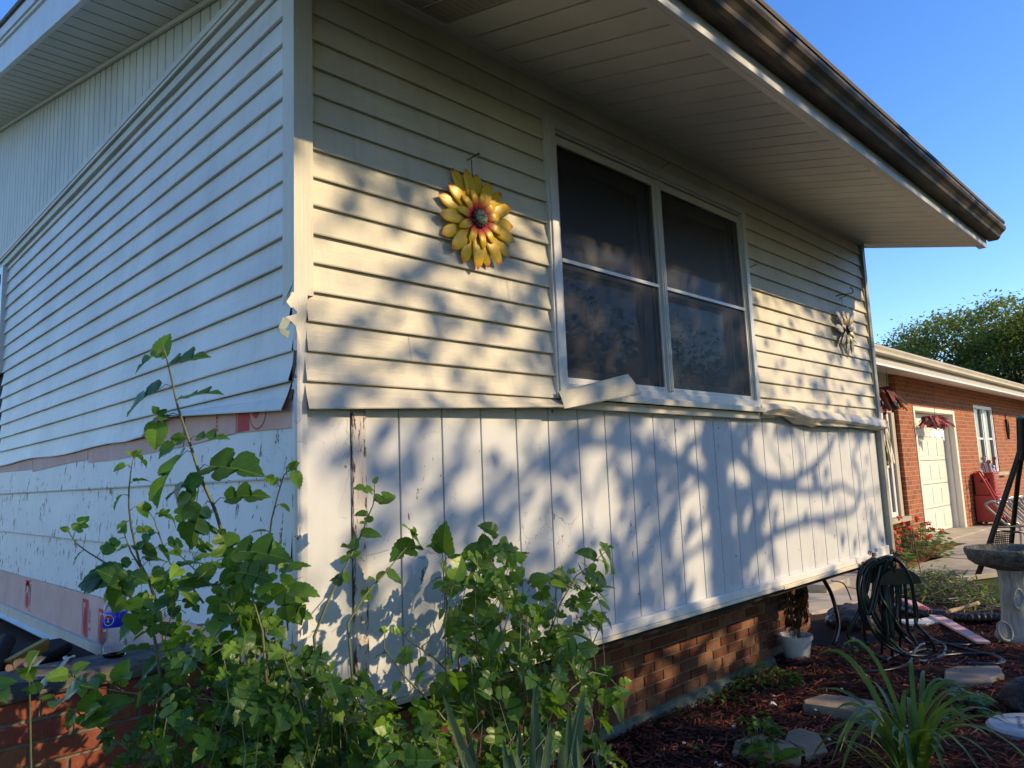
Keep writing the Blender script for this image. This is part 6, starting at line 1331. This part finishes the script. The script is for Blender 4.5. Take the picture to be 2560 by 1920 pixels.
limb([(1460,240),(1480,420),(1390,620),(1400,720)],.016,.01,6.5,6.8); limb([(1250,500),(1370,520),(1300,350),(1230,240)],.018,.008,6.2,6.6); limb([(1900,640),(2040,580),(2100,560)],.014,.008,7,7.2); limb([(1560,810),(1700,880),(1840,930)],.018,.008,6.6,7); limb([(1700,790),(1760,700),(1720,600)],.013,.008,6.8,7)
limb([(540,720),(640,620),(780,500)],.02,.012,5.8,5.6); limb([(620,980),(700,870),(810,760)],.022,.014,5.8,5.6); limb([(640,1080),(740,1010),(830,960)],.02,.014,5.8,5.6); limb([(560,560),(620,360),(760,190),(840,150)],.022,.014,5.8,5.6)
# limbs to the left half and the crossed pair whose shadow falls on the brick base
def limb2(pts,r0,r1,t0,t1): 
    n=len(pts); sm.tube(smooth_path([up(x,z,t0+(t1-t0)*i/(n-1)) for i,(x,z) in enumerate(pts)],4),[r0+(r1-r0)*i/((n-1)*4) for i in range((n-1)*4+1)],7)
limb2([(2.66,-1.5),(3.0,-1.22),(3.35,-1.02),(3.75,-.83),(4.1,-.74)],.055,.03,5.5,6.2); limb2([(3.15,-.78),(3.5,-.93),(3.9,-1.06),(4.3,-1.16)],.05,.03,5.9,6.2); limb2([(4.05,-1.05),(4.45,-.86),(4.7,-.74)],.028,.02,6,6.2)
limb2([(2.66,.5),(2.2,.7),(1.6,.85),(.9,.9),(.3,.75)],.06,.012,5.5,7.5); limb2([(2.66,-.1),(2.1,.1),(1.5,.15),(.8,-.1),(.2,-.4)],.05,.012,5.5,7.2); limb2([(2.66,-.9),(2.2,-.75),(1.6,-.6),(1.0,-.75)],.04,.012,5.5,6.6); limb2([(2.66,-1.2),(2.0,-1.4),(1.2,-1.6),(.4,-1.7)],.045,.012,5.5,7); limb2([(2.66,1.1),(3.4,1.4),(4.4,1.5),(5.6,1.2),(6.4,.6)],.06,.014,5.5,7.6); limb2([(2.66,-1.7),(3.5,-1.7),(4.6,-1.8),(5.8,-1.6)],.05,.014,5.5,7)
sm.build('trunk',m_bark,st_,smooth=True)
def crown(n,x0,x1,z0,z1,lam,parent,seed):
    rs_=np.random.RandomState(seed); A=(x1-x0)*(z1-z0); N=int(A*lam/.0040); x=rs_.uniform(x0,x1,N); z=rs_.uniform(z0,z1,N); L=light(x,z); keep=rs_.rand(N)<np.clip(-np.log(np.clip(L,.012,1))/lam,0,1); x,z=x[keep],z[keep]; m=len(x)
    t=rs_.uniform(5.0,9.5,m); P=np.stack([x+.63*t,-t,z+.56*t],1); ok=P[:,2]>.15; low=~ok; P[low]=np.stack([x[low]+.63*10.5,-10.5+0*t[low],z[low]+.56*10.5],1); ok=P[:,2]>-1.3; P=P[ok]; m=len(P)
    d=rs_.normal(size=(m,3)); d[:,2]-=.5; d/=np.linalg.norm(d,axis=1)[:,None]; nn=rs_.normal(size=(m,3)); nn[:,2]+=.6; sd_=np.cross(d,nn); sd_/=np.linalg.norm(sd_,axis=1)[:,None]; s=rs_.uniform(.08,.14,m)[:,None]
    b=P-d*s*.5; V=np.stack([b,b+d*s*.4+sd_*s*.34,b+d*s,b+d*s*.4-sd_*s*.34],1).reshape(-1,3); lm=LeafMB(); lm.v=[tuple(p) for p in V.tolist()]; lm.f=[(4*i,4*i+1,4*i+2,4*i+3) for i in range(m)]; lm.m=[0]*m
    tt=rs_.rand(m); lm.col=[(tt[i//4],.1,0) for i in range(4*m)]; lm.uvl=[(0,.2),(.4,.3),(1,.2),(.4,-.3)]*m; lm.build('crown',m_tree,parent); return m
print('shade leaves',crown(0,-1.6,9.2,-3.2,1.24,3.4,st_,4))

# trees and shrubs across the garden: they keep the low sky off the front of the house and stand in its window reflections
def garden_tree(name,label,cat,base,h,r,n,ls,seed,trunk=True):
    r_=random.Random(seed); ob=empty(name,base,label,cat,'trees and shrubs across the garden'); b=Vector(base); sm=MB(); lm=LeafMB()
    z0=h*.30 if trunk else 0.1
    sm.tube([b,b+Vector((.1,0,h*.4)),b+Vector((0,.1,h*.8))],[.06*r,.045*r,.01],8)
    for k in range(60):
        a=r_.uniform(0,6.28); q_=r*math.sqrt(r_.random())*.85; c=b+Vector((q_*math.cos(a),q_*math.sin(a),z0+(h-z0)*r_.uniform(.05,1)*(1-.35*(q_/r)**2)))
        sm.tube([b+Vector((0,0,z0)),c],[.03,.008],4)
        for i in range(n):
            p=c+Vector((r_.gauss(0,.28*r),r_.gauss(0,.28*r),r_.gauss(0,.2*r))); p.z=max(p.z,GZ+.1); d=Vector((r_.uniform(-1,1),r_.uniform(-1,1),r_.uniform(-1,.2))).normalized(); s=ls*r_.uniform(.7,1.3); sdv=d.cross(Vector((r_.uniform(-.6,.6),r_.uniform(-.6,.6),1))).normalized()*s*.34
            lm.add([p,p+d*s*.5+sdv,p+d*s,p+d*s*.5-sdv],[(0,1,2,3)],0,(r_.random(),max(0,r_.gauss(.08,.1)),0)); lm.uvl+=[(0,.2),(.5,.4),(1,.2),(.5,-.4)]
    lm.build('crown',m_tree,ob); sm.build('trunk',m_bark,ob,smooth=True); return ob
big=garden_tree('garden_tree','tall dark tree standing across the garden from the window','tree',(-1,-15,GZ),10,4.2,70,.34,1)
for x,y,s,rz_,lb in ((-9,-14,1.05,1.3,'tall dark tree leftmost across the garden'),(4.2,-19,.8,2.2,'smaller dark tree behind the others across the garden')):
    c_=copy_tree(big); c_.location=(x,y,GZ); c_.scale=(s,s,s); c_.rotation_euler=(0,0,rz_); c_['label']=lb
hd=garden_tree('garden_shrub','tall dense shrub across the garden facing the window','shrub',(20.5,-15.5,GZ),7.3,3.9,80,.30,2,False)
for x,y,s,rz_,lb in ((8.5,-16.5,.72,1.0,'lowest shrub across the garden'),(14.5,-15.5,.9,.4,'second tall shrub across the garden'),(26.5,-16.0,1.0,2.0,'third tall shrub across the garden'),(33,-17,1.05,3.0,'fourth tall shrub across the garden'),(40,-18,1.05,4.0,'rightmost tall shrub across the garden')):
    c_=copy_tree(hd); c_.location=(x,y,GZ); c_.scale=(s,s,s); c_.rotation_euler=(0,0,rz_); c_['label']=lb
